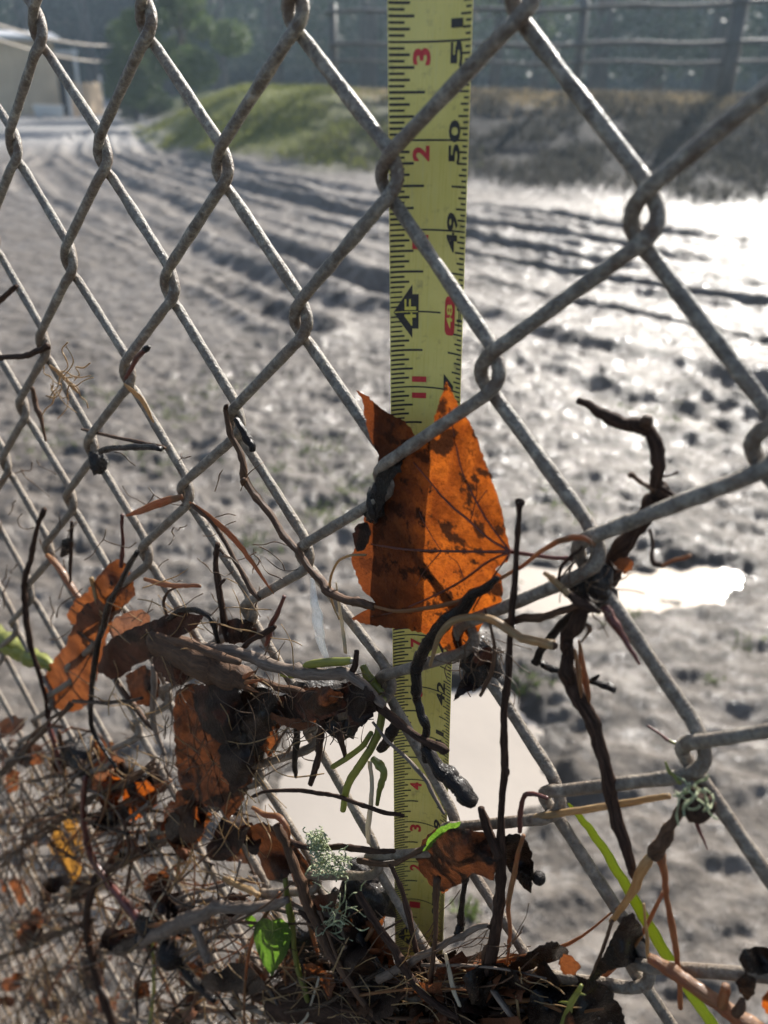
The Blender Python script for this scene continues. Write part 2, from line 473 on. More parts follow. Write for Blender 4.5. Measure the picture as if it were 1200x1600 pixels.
fine = np.linspace(rad(-41), rad(41), 500)
coarse = np.linspace(rad(41), rad(319), 40)[1:-1]
angs = np.concatenate([fine, coarse])
rads_ = np.concatenate([np.geomspace(0.25, 0.6, 20, endpoint=False), np.geomspace(0.6, 20, 560, endpoint=False), np.geomspace(20, 600, 110)])
AA, RR = np.meshgrid(angs, rads_)
GX, GY = RR * np.sin(AA), RR * np.cos(AA)
GZ = terrain(GX, GY)
nr, na = GX.shape
V = np.stack([GX, GY, GZ], -1).reshape(-1, 3)
I = np.arange(nr * na).reshape(nr, na)
J = np.roll(I, -1, axis=1)
F = np.stack([I[:-1], J[:-1], J[1:], I[1:]], -1).reshape(-1, 4)[:, ::-1]
V = np.vstack([V, [[0, 0, float(GZ[0].mean())]]])
ground = mesh('ground', V, F, MAT['ground'], origin=(0, 0, 0))
tag(ground, kind='structure')
tu, dr, gr, so = cover(GX, GY)
wt = np.zeros(GX.shape)
for P in (PUD_A, PUD_B):
    d = dist_poly(GX, GY, np.vstack([P, P[:1]])) + 0.06 * fbm(GX, GY, 3, 8)
    wt = np.maximum(wt, 0.75 * sstep(0.13, 0.02, d))
for nm, arr in (('wet', wt), ('turf', tu), ('dry', dr), ('gravel', gr), ('soil', so)):
    a = ground.data.attributes.new(nm, 'FLOAT', 'POINT')
    a.data.foreach_set('value', np.append(arr.ravel(), 0).astype(np.float32))

for k, (P, z, r) in enumerate(((PUD_A, -0.017, 0.16), (PUD_B, -0.017, 0.16))):
    c = P.mean(0)
    Q = c + (P - c) * (1 + r / np.maximum(0.3, np.linalg.norm(P - c, axis=1))[:, None] * 0.8)
    Q = spline(np.vstack([Q, Q[:1]]), 6)[:-1]
    Vp = np.vstack([np.c_[Q, np.full(len(Q), z)], [[*c, z]]])
    n = len(Q)
    o = mesh('puddle', Vp, [(i, (i + 1) % n, n) for i in range(n)], MAT['water'])
    tag(o, kind='structure')

# ------------------------------------------------------------------ grass on the bank, weeds in the mud
def blades(name, pts, hgt, wid, mat, lean, seed, label, cat):
    g = np.random.default_rng(seed); n = len(pts)
    a = g.uniform(0, 2 * np.pi, n); L = hgt * g.uniform(0.5, 1.4, n); W = wid * g.uniform(0.6, 1.3, n)
    dx = np.c_[np.cos(a), np.sin(a), np.zeros(n)]
    la = g.uniform(0, 2 * np.pi, n); ld = np.c_[np.cos(la), np.sin(la), np.zeros(n)] * (lean * g.uniform(0.2, 1.2, n) * L)[:, None]
    up = np.c_[np.zeros(n), np.zeros(n), L]
    p0 = pts - dx * W[:, None] / 2; p1 = pts + dx * W[:, None] / 2
    m = pts + up * 0.6 + ld * 0.4
    tip = pts + up + ld
    V = np.stack([p0, p1, m + dx * W[:, None] * 0.4, tip, m - dx * W[:, None] * 0.4], 1).reshape(-1, 3)
    k = np.arange(n)[:, None] * 5
    F = np.concatenate([k + np.array([[0, 1, 2]]), k + np.array([[0, 2, 4]]), k + np.array([[4, 2, 3]])])
    o = mesh(name, V, F, mat, smooth=False)
    return tag(o, label, cat, kind='stuff')

g = np.random.default_rng(3)
N = 120000
a = g.uniform(rad(-34), rad(36), N); b = g.uniform(-0.3, 9.0, N)
fr = np.interp(a, np.arctan2(FOOT[:, 0], FOOT[:, 1]), np.hypot(FOOT[:, 0], FOOT[:, 1])) + b
X, Y = fr * np.sin(a), fr * np.cos(a)
Tu, Dr, _, So = cover(X, Y)
clump = fbm(X, Y, 3, 1.1)
u = g.random(N)
for nm, sel, mt, hgt, lab in (('bank_grass', u < Tu * (0.10 + 0.8 * (clump > -0.08)), MAT['turf_blade'], 0.10, 'green grass growing on the low bank behind the mud'),
                              ('dry_grass', u < Dr * 0.7, MAT['dry_blade'], 0.11, 'dry tan grass on top of the bank below the rails'),
                              ('bank_litter', u < So * 0.6 * (clump > -0.15), MAT['litter_blade'], 0.13, 'dark trampled weeds and litter on the slope of the bank')):
    P = np.c_[X[sel], Y[sel], terrain(X[sel], Y[sel])]
    blades(nm, P, hgt, 0.02, mt, 0.8, 5, lab, 'grass')
# weeds in the trampled mud
pts = []
for cx, cy, n, s in ((500, 700, 60, 60), (560, 770, 60, 50), (520, 815, 40, 40), (400, 850, 30, 40), (700, 870, 30, 60), (1060, 655, 14, 40), (850, 915, 8, 40), (970, 965, 14, 45),
                     (1165, 1010, 8, 25), (1110, 1070, 5, 12), (820, 1075, 20, 30), (270, 640, 60, 60), (60, 690, 40, 50), (160, 620, 30, 50), (880, 790, 30, 60), (740, 1430, 14, 12),
                     (1000, 640, 20, 50), (360, 600, 40, 60), (430, 760, 40, 60), (240, 720, 40, 60)):
    for i in range(n):
        q = gnd(cx + g.normal(0, s * 0.5), cy + g.normal(0, s * 0.28))
        pts.append((q.x, q.y))
P = np.array(pts); P = np.c_[P, terrain(P[:, 0], P[:, 1]) - 0.003]
P = np.repeat(P, 3, axis=0); P[:, :2] += g.normal(0, 0.012, (len(P), 2))
blades('mud_weeds', P, 0.018, 0.006, MAT['weed_leaf'], 1.2, 8, 'small green weeds sprouting from the trampled mud', 'weeds')

# ------------------------------------------------------------------ things beyond the bank
def place(x, y, dist):
    """ground point seen at pixel column x (near row y), dist metres away on the map"""
    d = ray(x, y); k = dist / math.hypot(d.x, d.y)
    X, Y = d.x * k, d.y * k
    return Vector((X, Y, float(terrain(np.array([X]), np.array([Y]))[0])))
def zof(x, y, dist):
    d = ray(x, y); return CAM_Z + d.z * dist / math.hypot(d.x, d.y)

def boxv(c, sx, sy, sz, rz=0.0):
    """box with its base centre at c"""
    v = np.array([(i, j, k) for k in (0, 1) for j in (-.5, .5) for i in (-.5, .5)]) * (sx, sy, sz)
    ca, sa = math.cos(rz), math.sin(rz)
    v = np.c_[v[:, 0] * ca - v[:, 1] * sa, v[:, 0] * sa + v[:, 1] * ca, v[:, 2]] + np.array(c)
    return v, [(0, 2, 3, 1), (4, 5, 7, 6), (0, 1, 5, 4), (2, 6, 7, 3), (0, 4, 6, 2), (1, 3, 7, 5)]

# post-and-rail fence on the bank
posts = [place(1420, 150, 19.0), place(1130, 150, 19.0), place(897, 150, 19.6), place(690, 150, 20.4), place(520, 150, 21.5)]
rf = thing('rail_fence', posts[1], 'weathered wooden post and rail fence on top of the bank', 'fence')
for i, p in enumerate(posts):
    v, f = tube([p + Vector((0, 0, -0.2)), p + Vector((0.01, 0, 0.8)), p + Vector((0, 0.01, 2.1 if i == 1 else 1.75))], [r_ * (1.0 if i == 1 else 0.6) for r_ in (0.17, 0.16, 0.15)], 9, 0.05, i)
    mesh('post', v, f, MAT['rail_wood'], rf)
for i in range(len(posts) - 1):
    for k, hz in enumerate((0.62, 0.95, 1.58)):
        A, B = posts[i] + Vector((0, -0.1, hz)), posts[i + 1] + Vector((0, -0.1, hz))
        d = (B - A).normalized() * 0.15
        A = A - d * (1 if k % 2 else 0.4); B = B + d * (0.4 if k % 2 else 1)
        pth = [A, A.lerp(B, 0.33) + Vector((0, 0, -0.03)), A.lerp(B, 0.66) + Vector((0, 0, 0.02)), B]
        v, f = tube(spline(pth, 4), [0.085 if k else 0.06] * 13, 7, 0.06, i * 3 + k, flat=((0, 0, 1), 0.55))
        mesh('rail', v, f, MAT['rail_wood'], rf)

# shed with an open bay, low board fence and a white trough beside the road
D0 = 46.0
c0 = place(20, 160, D0)
def shed_pt(x, y, d=D0): q = ray(x, y); k = d / math.hypot(q.x, q.y); return CAM + q * k
sh = thing('shed', c0, 'tan boarded shed with pale roof beside the gravel road', 'shed')
ax = (place(95, 160, D0) - place(-160, 160, D0)); ax.z = 0; W = ax.length; ax.normalize(); rz = math.atan2(ax.y, ax.x)
nrm = Vector((-ax.y, ax.x, 0))
mid = (place(95, 160, D0) + place(-160, 160, D0)) / 2; z0 = c0.z - 0.2
zt = zof(60, 62, D0)
v, f = boxv((mid.x + nrm.x * 4, mid.y + nrm.y * 4, z0), W, 8, zt - z0, rz); mesh('wall', v, f, MAT['shed_boards'], sh, smooth=False)
nb = int(W / 0.45)
for i in range(nb):
    q = mid + ax * (-W / 2 + (i + 0.5) * W / nb) - nrm * 0.03
    v, f = boxv((q.x, q.y, z0 + 0.1), W / nb * 0.93, 0.05, zt - z0 - 0.15, rz); mesh('board', v, f, MAT['shed_boards'], sh, smooth=False)
# pitched roof
e0, e1 = mid - ax * (W / 2 + 0.3), mid + ax * (W / 2 + 0.3)
rv = []
for e in (e0, e1):
    rv += [e - nrm * 0.5 + Vector((0, 0, zt - e.z - 0.05)), e + nrm * 4 + Vector((0, 0, zt - e.z + 0.35)), e + nrm * 8.5 + Vector((0, 0, zt - e.z - 0.05))]
rv += [p + Vector((0, 0, 0.15)) for p in rv]
mesh('roof', rv, [(0, 1, 4, 3), (1, 2, 5, 4), (6, 9, 10, 7), (7, 10, 11, 8), (0, 3, 9, 6), (2, 8, 11, 5), (0, 6, 7, 1), (1, 7, 8, 2), (3, 4, 10, 9), (4, 5, 11, 10)], MAT['roof_metal'], sh, smooth=False)
q = place(2, 160, D0) - nrm * 0.09
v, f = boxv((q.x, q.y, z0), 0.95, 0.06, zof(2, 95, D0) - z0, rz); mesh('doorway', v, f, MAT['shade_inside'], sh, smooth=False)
# open bay on the right of the shed
p0, p1 = place(92, 160, D0 + .5), place(126, 160, D0 + .5)
for p in (p1,):
    v, f = boxv((p.x, p.y, z0), 0.16, 0.16, zof(110, 76, D0) - z0, rz); mesh('bay_post', v, f, MAT['white_paint'], sh, smooth=False)
mm = (p0 + p1) / 2 + nrm * 1.5
v, f = boxv((mm.x, mm.y, zof(110, 80, D0) - 0.1), (p1 - p0).length + 0.3, 3.4, 0.14, rz); mesh('bay_roof', v, f, MAT['roof_metal'], sh, smooth=False)
mm = (p0 + p1) / 2 + nrm * 2.6
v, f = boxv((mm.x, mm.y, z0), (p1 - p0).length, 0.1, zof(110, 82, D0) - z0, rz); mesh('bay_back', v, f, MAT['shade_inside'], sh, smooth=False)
# board fence right of the bay
A, B = place(108, 155, D0 - 1), place(160, 152, D0 + 4)
bf = thing('board_fence', A, 'low brown board fence between shed and road', 'fence')
n = 12
for i in range(n):
    q = A.lerp(B, (i + 0.5) / n); v, f = boxv((q.x, q.y, q.z - 0.1), (B - A).length / n * 0.92, 0.04, 1.55 + 0.04 * math.sin(i * 2.3), math.atan2((B - A).y, (B - A).x)); mesh('board', v, f, MAT['shed_boards'], bf, smooth=False)
for q in (A, B):
    v, f = boxv((q.x, q.y, q.z - 0.1), 0.14, 0.14, 1.9, rz); mesh('post', v, f, MAT['white_paint'], bf, smooth=False)
tr = place(75, 165, D0 - 4)
to = thing('water_trough', tr, 'white trough standing in the grass before the shed', 'trough')
v, f = boxv((tr.x, tr.y, tr.z + 0.12), 1.1, 0.5, 0.42, rz)
v[4:, :2] = (v[4:, :2] - np.array(tr[:2])) * 1.12 + np.array(tr[:2])
mesh('tub', v, f, MAT['white_paint'], to, smooth=False)
for s in (-1, 1):
    q = tr + ax * 0.4 * s; v, f = boxv((q.x, q.y, tr.z - 0.05), 0.1, 0.42, 0.2, rz); mesh('leg', v, f, MAT['white_paint'], to, smooth=False)
# two pale overhead lines that run from the shed to the trees
for (xa, ya, xb, yb, lab) in ((-60, 20, 215, 66, 'upper of two pale overhead lines above the shed'), (-60, 42, 210, 92, 'lower of two pale overhead lines above the shed')):
    A = shed_pt(xa, ya, 24); B = shed_pt(xb, yb, 44)
    pth = [A.lerp(B, s) - Vector((0, 0, 0.35 * 4 * s * (1 - s))) for s in np.linspace(0, 1, 14)]
    v, f = tube(pth, [0.035] * 14, 6); tag(mesh('overhead_line', v, f, MAT['cable_grey']), lab, 'cable', 'overhead lines by the shed')

# trees
def crown(centers, n, leaf, seed, squash=1.0):
    g = np.random.default_rng(seed); out = []
    for (c, r, rzz) in centers:
        m = max(8, int(n * (r / 1.5) ** 2))
        d = g.normal(0, 1, (m, 3)); d /= np.linalg.norm(d, axis=1)[:, None]
        rr = r * g.uniform(0.25, 1.0, m) ** 0.6
        p = np.array(c) + d * rr[:, None] * np.array((1, 1, rzz))
        out.append(p)
    P = np.vstack(out); n = len(P)
    a = g.normal(0, 1, (n, 3)); a /= np.linalg.norm(a, axis=1)[:, None]
    b = np.cross(a, g.normal(0, 1, (n, 3))); b /= np.linalg.norm(b, axis=1)[:, None]
    s = leaf * g.uniform(0.5, 1.4, (n, 1))
    V = np.stack([P - a * s, P + b * s * 0.55, P + a * s, P - b * s * 0.55], 1).reshape(-1, 3)
    F = np.arange(n * 4).reshape(n, 4)
    return V, F
def tree(name, label, x, dist, h, w, kind, seed, group='trees behind the bank', y=150):
    g = random.Random(seed); b = place(x, y, dist)
    T = thing(name, b, label, 'bush' if kind == 'bush' else 'tree', group)
    lean = Vector((g.uniform(-.3, .3), g.uniform(-.3, .3), 0))
    hs = h * (0.9 if kind == 'conifer' else 0.62)
    parts = [tube([b - Vector((0, 0, .3)), b + lean * .4 + Vector((0, 0, hs * .5)), b + lean + Vector((0, 0, hs))], [0.035 * h * .9, 0.024 * h, 0.006 * h], 8, 0.06, seed)]
    cs = []
    if kind == 'conifer':
        n = 15
        for i in range(n):
            s = (i + .5) / n; z = h * (0.10 + 0.9 * s); rr = w * 0.5 * (1 - s) ** 0.8 + 0.15
            for k in range(4):
                a = g.uniform(0, 6.28); e = Vector((math.cos(a), math.sin(a), -0.12)) * rr * g.uniform(.5, 1)
                q = b + lean * s + Vector((0, 0, z)) + e
                cs.append((q, max(.25, rr * .55), 0.45))
                if k < 2: parts.append(tube([b + lean * s + Vector((0, 0, z)), q], [0.03, 0.01], 5))
        leaf, dens = 0.16, 46
    else:
        n = 26 if kind == 'broad' else 18
        for i in range(n):
            a = g.uniform(0, 6.28); s = g.random() ** .5; zz = g.uniform(0.30 if kind == 'broad' else .08, 1.0)
            q = b + Vector((math.cos(a) * w * .42 * s * math.sin(min(1, zz + .15) * 2.6 + .3), math.sin(a) * w * .42 * s, h * zz * .93))
            cs.append((q, w * g.uniform(.10, .19), 0.8))
            if i % 2 == 0: parts.append(tube([b + lean * .5 + Vector((0, 0, hs * g.uniform(.4, .8))), b.lerp(q, .6) + Vector((0, 0, .2)), q], [0.03 * h * .3, 0.02 * h * .3, 0.01], 5, 0.05, i))
        leaf, dens = (0.075, 3800) if kind == 'bush' else (0.10, 600) if kind == 'broad' else (0.13, 30)
    v, f = join(parts); mesh('trunk', v, f, MAT['tree_bark'], T)
    v, f = crown(cs, dens, leaf, seed)
    mesh('crown', v, f, MAT['conifer_leaf' if kind == 'conifer' else 'bare_twigs' if kind == 'bare' else 'broad_leaf'], T, smooth=False)
    return T
tree('shade_bush', 'rounded green bush beside the gravel road', 292, 33, 4.6, 4.6, 'bush', 3, 'bushes by the road')
tree('shade_bush', 'dark low bush left of the round green bush', 212, 40, 3.6, 4.6, 'bush', 4, 'bushes by the road')
for i, (x, d, h, w, k, lab) in enumerate((
        (60, 75, 14, 9, 'bare', 'brown bare tree behind the shed'),
        (150, 80, 15, 9, 'bare', 'brown bare tree just right of the shed'),
        (-60, 70, 15, 9, 'conifer', 'dark conifer at the left edge behind the shed'),
        (120, 95, 26, 11, 'conifer', 'tall dark conifer left of the gap of sky'),
        (262, 85, 24, 11, 'conifer', 'tall dark conifer right behind the round bush'),
        (345, 70, 20, 10, 'conifer', 'dark conifer right of the round bush'),
        (430, 58, 18, 9, 'conifer', 'dark conifer behind the left end of the rails'),
        (505, 64, 20, 10, 'conifer', 'dark conifer left of the tape behind the rails'),
        (575, 56, 18, 9, 'conifer', 'dark conifer hugging the left edge of the tape'),
        (770, 40, 9, 6, 'broad', 'leafy green tree just right of the tape'),
        (700, 62, 20, 10, 'conifer', 'dark conifer hidden behind the tape'),
        (840, 55, 18, 9, 'conifer', 'dark conifer right of the leafy green tree'),
        (930, 50, 17, 9, 'conifer', 'dark conifer behind the middle rails'),
        (1020, 54, 18, 9, 'conifer', 'dark conifer left of the nearest rail post'),
        (1110, 48, 17, 9, 'conifer', 'dark conifer right behind the nearest rail post'),
        (1200, 52, 18, 9, 'conifer', 'dark conifer at the right edge of the picture'),
        (1300, 48, 18, 9, 'conifer', 'dark conifer beyond the right edge'))):
    tree({'conifer': 'conifer_tree', 'bare': 'bare_tree', 'broad': 'leafy_tree'}[k], lab, x, d, h, w, k, 20 + i)
# wood farther back, one mass
cs = []
g2 = random.Random(5)
for i in range(700):
    x = g2.uniform(-300, 1500); d = g2.uniform(88, 110)
    if 184 < x < 206: continue
    b = place(x, 150, d); hh = g2.uniform(14, 24) if x > 215 or x < 40 else g2.uniform(12, 18)
    cs += [(b + Vector((0, 0, hh * s)), 3.4 * (1.15 - s), 1.2) for s in (.12, .3, .5, .7, .9)]
v, f = crown(cs, 26, 0.75, 9)
tag(mesh('distant_wood', v, f, MAT['conifer_leaf'], smooth=False), 'dark mass of distant conifer wood', 'wood', kind='stuff')

# damp air between the fence and the trees
bm = bmesh.new(); bmesh.ops.create_cube(bm, size=1.0)
hv = np.array([v.co[:] for v in bm.verts]) * (760, 760, 40) + (0, 0, 17.0)
hf = [[v.index for v in f.verts] for f in bm.faces]; bm.free()
hm = bpy.data.materials.new('damp_air'); hm.use_nodes = True; hm.node_tree.nodes.clear()
ho = hm.node_tree.nodes.new('ShaderNodeOutputMaterial'); pv = hm.node_tree.nodes.new('ShaderNodeVolumePrincipled')
pv.inputs['Color'].default_value = (0.62, 0.81, 1.0, 1); pv.inputs['Density'].default_value = HAZE; pv.inputs['Anisotropy'].default_value = 0.35
hm.node_tree.links.new(pv.outputs[0], ho.inputs['Volume'])
tag(mesh('haze', hv, hf, hm, origin=(0, 0, -3), smooth=False), 'thin damp morning air over the yard', 'haze', kind='stuff')
# ------------------------------------------------------------------ chain-link fence
# where single knuckles are pushed out of the regular lattice (photograph pixels)
PUSH = {(0, 0): (608, 280), (-2, 0): (348, 270), (-4, 0): (162, 250), (-6, 0): (24, 238), (-1, -1): (462, 22), (-3, -1): (229, 38), (-5, -1): (61, 55),
        (2, 0): (1006, 345), (1, 1): (765, 587), (-1, 1): (470, 507), (-3, 1): (266, 455), (-5, 1): (109, 415), (3, 1): (1197, 700), (-2, 2): (368, 665),
        (-4, 2): (200, 590), (-6, 2): (69, 547), (2, 2): (918, 865), (-3, 3): (290, 775), (-5, 3): (143, 705), (-7, 3): (37, 645), (-1, 3): (475, 872),
        (1, 3): (728, 995), (3, 3): (1083, 1180), (-4, 4): (228, 870), (-2, 4): (390, 958), (0, 4): (603, 1070), (2, 4): (862, 1252), (3, 5): (1000, 1520),
        (-1, 5): (487, 1150), (2, 6): (820, 1525)}
_rg = random.Random(11)
KN = {}
def knuckle(a, b):
    if (a, b) not in KN:
        p = F_O + F_U * a + F_V * b
        if (a, b) in PUSH:
            p = at(*PUSH[(a, b)])[0]
        else:
            p = p + F_U * _rg.uniform(-.02, .02) + F_V * _rg.uniform(-.035, .035) + F_N * _rg.uniform(-.001, .001)
        KN[(a, b)] = p
    return KN[(a, b)]
B0, B1 = -9, 26
fz = F_O + F_V * B1
fence = thing('chain_link_fence', F_O + F_V * 26.2, 'weathered grey chain-link wire fence running away to the left', 'fence')
UL = F_U.length
for k in range(-21, 7):
    NS = 26 if k > -9 else 16
    pts, dep = [], []
    for b in range(B0, B1):
        left0 = (k + b) % 2 == 0
        A = knuckle(k, b) if left0 else knuckle(k + 1, b)
        C = knuckle(k + 1, b + 1) if left0 else knuckle(k, b + 1)
        ov = 0.175                                  # the bends hook past each other
        A = np.array(A + F_U * (-ov if left0 else ov)); C = np.array(C + F_U * (ov if left0 else -ov))
        s = np.linspace(0, 1, NS, endpoint=False)[:, None]
        pts.append(A * (1 - s) + C * s)
        bow = 0.0
        dep.append(np.full(NS, -1.0 if left0 else 1.0))
    P = np.vstack(pts); D = np.concatenate(dep)
    w = max(3, int(NS * 0.42) | 1); ker = np.hanning(w + 2)[1:-1]; ker /= ker.sum()
    pad = w // 2
    P2 = np.stack([np.convolve(np.pad(P[:, i], pad, mode='edge'), ker, 'valid') for i in range(3)], 1)
    w2 = max(3, int(NS * 0.34) | 1); ker = np.ones(w2) / w2
    D2 = np.convolve(np.pad(D, w2 // 2, mode='edge'), ker, 'valid')
    P2 = P2 + np.array(F_N)[None] * (D2 * 0.0025)[:, None]
    g = np.random.default_rng(100 + k + 40)
    rr = 0.00208 * (1 + np.convolve(g.normal(0, .07, len(P2)), np.ones(3) / 3, 'same'))
    v, f = tube(P2, rr, 10 if k > -9 else 7, 0.025, k + 60)
    # slender wires keep the straight-strand depth; the tube is one continuous zigzag from top to ground
    wo = mesh('wire', v, f, MAT['wire'], fence)
    bd = np.repeat(np.clip(1.15 - np.abs(D2), 0, 1), 10 if k > -9 else 7)
    wo.data.attributes.new('bend', 'FLOAT', 'POINT').data.foreach_set('value', np.concatenate([bd, [0, 0]]).astype(np.float32))

# ------------------------------------------------------------------ tape measure
T_P = CAM + M3 @ Vector((0.00311735, 0.02632198, 0.30926837))      # left edge at 44 inches
T_D = (M3 @ Vector((-0.01130924, -0.89593236, -0.44404652))).normalized()
INCH = 0.0254
YAW = rad(15)
e_right = Vector((1, 0, 0)); e_right = (e_right - T_D * e_right.dot(T_D)).normalized()
e_out = e_right.cross(T_D).normalized()
if e_out.dot(CAM - T_P) < 0: e_out = -e_out
c_ax = (e_right * math.cos(YAW) + e_out * math.sin(YAW)).normalized()      # across, right edge nearer the viewer
n_ax = (e_out * math.cos(YAW) - e_right * math.sin(YAW)).normalized()
TW, TR = 0.0256, 0.0200                                             # blade width along the arc, arc radius
PHI = TW / TR
def tape_pt(s, inch, lift=0.0):
    """s 0..1 across the blade from its left edge, inch along it; the printed side is hollow"""
    ph = (s - 0.5) * PHI
    x = TR * (math.sin(ph) + math.sin(PHI / 2)); z = TR * (math.cos(PHI / 2) - math.cos(ph))
    ln = (n_ax * math.cos(ph) - c_ax * math.sin(ph)) * lift
    return T_P + T_D * ((inch - 44) * INCH) + c_ax * x + n_ax * z + ln
tape = thing('tape_measure', tape_pt(.5, 0.2), 'yellow steel tape measure blade standing upright behind the wire fence', 'tape measure')
V, F = [], []
S = np.linspace(0, 1, 17); H = np.linspace(0.3, 60, 120)
for hh in H:
    for s in S: V.append(tape_pt(s, hh))
for hh in H:
    for s in S: V.append(tape_pt(s, hh, -0.00016))
ns, nh = len(S), len(H); off = ns * nh
for i in range(nh - 1):
    for j in range(ns - 1):
        a = i * ns + j
        F.append((a, a + 1, a + ns + 1, a + ns)); F.append((off + a, off + a + ns, off + a + ns + 1, off + a + 1))
    a = i * ns; F.append((a, a + ns, off + a + ns, off + a)); a += ns - 1; F.append((a, off + a, off + a + ns, a + ns))
for a0 in (0, (nh - 1) * ns):
    for j in range(ns - 1): F.append((a0 + j, off + a0 + j, off + a0 + j + 1, a0 + j + 1))
blade = mesh('blade', V, F, MAT['tape'], tape)
LIFT = 0.00012
def strip(s0, s1, inch, w, n=None, slant=0.0):
    n = n or max(2, int(abs(s1 - s0) * 14) + 1)
    v = []
    for s in np.linspace(s0, s1, n):
        v += [tape_pt(s, inch - w / 2, LIFT), tape_pt(s, inch + w / 2, LIFT)]
    return v, [(2 * i, 2 * i + 2, 2 * i + 3, 2 * i + 1) for i in range(n - 1)]
parts = []
for i16 in range(30 * 16, 56 * 16):
    inch = i16 / 16; k = i16 % 16
    ln = {0: 0, 8: 0.425}.get(k, 0.30 if k % 4 == 0 else 0.25 if k % 2 == 0 else 0.19)
    if k == 0:
        if i16 % (12 * 16) == 0: parts.append(strip(0.36, 0.66, inch, 0.020))
        elif (i16 // 16) % 16 == 0: parts.append(strip(0.004, 0.66, inch, 0.020))
        else: parts.append(strip(0.004, 0.996, inch, 0.020))
        continue
    if not (i16 // 16 % 12 in (11, 0) and abs(((inch + 6) % 12) - 6) < 0.30):
        parts.append(strip(0.006, ln, inch, 0.027 if k % 2 == 0 else 0.024))
    else:
        parts.append(strip(0.006, 0.16, inch, 0.020))
    rl = {8: 0.225}.get(k, 0.155 if k % 4 == 0 else 0.125 if k % 2 == 0 else 0.085)
    if abs(inch - 48) > 0.06: parts.append(strip(1 - rl, 0.994, inch, 0.022))
v, f = join(parts)
mesh('graduation', v, f, MAT['print_black'], blade, smooth=False)['kind'] = 'stuff'

def glyphs(txt, size, bold):
    cu = bpy.data.curves.new('numeral', 'FONT'); cu.body = txt; cu.size = size; cu.offset = bold; cu.resolution_u = 3
    cu.align_x = 'CENTER'; cu.align_y = 'CENTER'
    ob = bpy.data.objects.new('numeral', cu); COL.objects.link(ob)
    dg = bpy.context.evaluated_depsgraph_get(); me = ob.evaluated_get(dg).to_mesh()
    v = [tuple(p.co) for p in me.vertices]; f = [tuple(p.vertices) for p in me.polygons]
    ob.evaluated_get(dg).to_mesh_clear(); bpy.data.objects.remove(ob); bpy.data.curves.remove(cu)
    v = np.array(v)
    v[:, 0] -= (v[:, 0].min() + v[:, 0].max()) / 2; v[:, 1] -= (v[:, 1].min() + v[:, 1].max()) / 2
    return v, f
def numeral(txt, s, inch, along, tall, mat, bold=0.03, lift=LIFT, name='numeral'):
    """lettering that reads up the blade: along in inches, tall as a share of the width"""
    v, f = glyphs(txt, 1.0, bold)
    w = v[:, 0].max() - v[:, 0].min(); h = v[:, 1].max() - v[:, 1].min()
    V = [tape_pt(s - y / h * tall, inch + x / w * along, lift * 1.5) for x, y, _ in v]
    return mesh(name, V, f, mat, blade, smooth=False)
def patch(poly, mat, name, lift):
    bm = bmesh.new(); vs = [bm.verts.new((s, i, 0)) for s, i in poly]; fc = bm.faces.new(vs)
    bmesh.ops.triangulate(bm, faces=[fc]); bmesh.ops.subdivide_edges(bm, edges=bm.edges[:], cuts=3, use_grid_fill=True)
    V = [tape_pt(q.co.x, q.co.y, lift) for q in bm.verts]; F = [[q.index for q in fc.verts] for fc in bm.faces]
    bm.free(); return mesh(name, V, F, mat, blade, smooth=False)
for n in range(34, 53):
    sr = 0.80
    if n == 48:
        ps = []
        for a in range(24):
            q = a / 24 * 2 * math.pi; ps.append((sr - .005 + .074 * max(-1, min(1, 1.35 * math.cos(q))), n - 0.03 + .245 * max(-1, min(1, 1.12 * math.sin(q)))))
        patch(ps, MAT['print_red'], 'number_panel', LIFT * 1.3)
        numeral('48', sr - .005, n - 0.03, 0.30, 0.085, MAT['print_yellow'], 0.02, LIFT * 2)
    else:
        numeral(str(n), sr, n - 0.02, 0.46, 0.155, MAT['print_black'], 0.028)
    ft = n % 12
    if ft == 0:
        patch([(0.045, n), (0.29, n + .34), (0.29, n + .22), (0.37, n + .22), (0.37, n - .22), (0.29, n - .22), (0.29, n - .34)], MAT['print_black'], 'foot_arrow', LIFT * 1.3)
        numeral('%dF' % (n // 12), 0.262, n - .01, 0.34, 0.15, MAT['print_yellow'], 0.01, LIFT * 2)
        v, f = strip(0.06, 0.36, n, 0.012); mesh('arrow_line', [Vector(p) + n_ax * LIFT * 1.2 for p in v], f, MAT['print_yellow'], blade, smooth=False)
    elif ft == 10 or ft == 11:
        numeral(str(ft), 0.385, n - .005, 0.30, 0.19, MAT['print_red'], 0.035)
    else:
        numeral(str(ft), 0.385, n - 0.145, 0.17, 0.20, MAT['print_red'], 0.035)
# small mark beside the red 48
for s, i, w, l in ((0.935, 48, .30, .012), ):
    v, f = strip(s - l / 2, s + l / 2, i, w, 2); mesh('stud_mark', v, f, MAT['print_black'], blade, smooth=False)
v, f = join([strip(0.90, 0.985, 48.07, .03, 2), strip(0.90, 0.985, 47.93, .03, 2), strip(0.955, 0.968, 48, .14, 2)])
mesh('stud_mark', v, f, MAT['print_black'], blade, smooth=False)
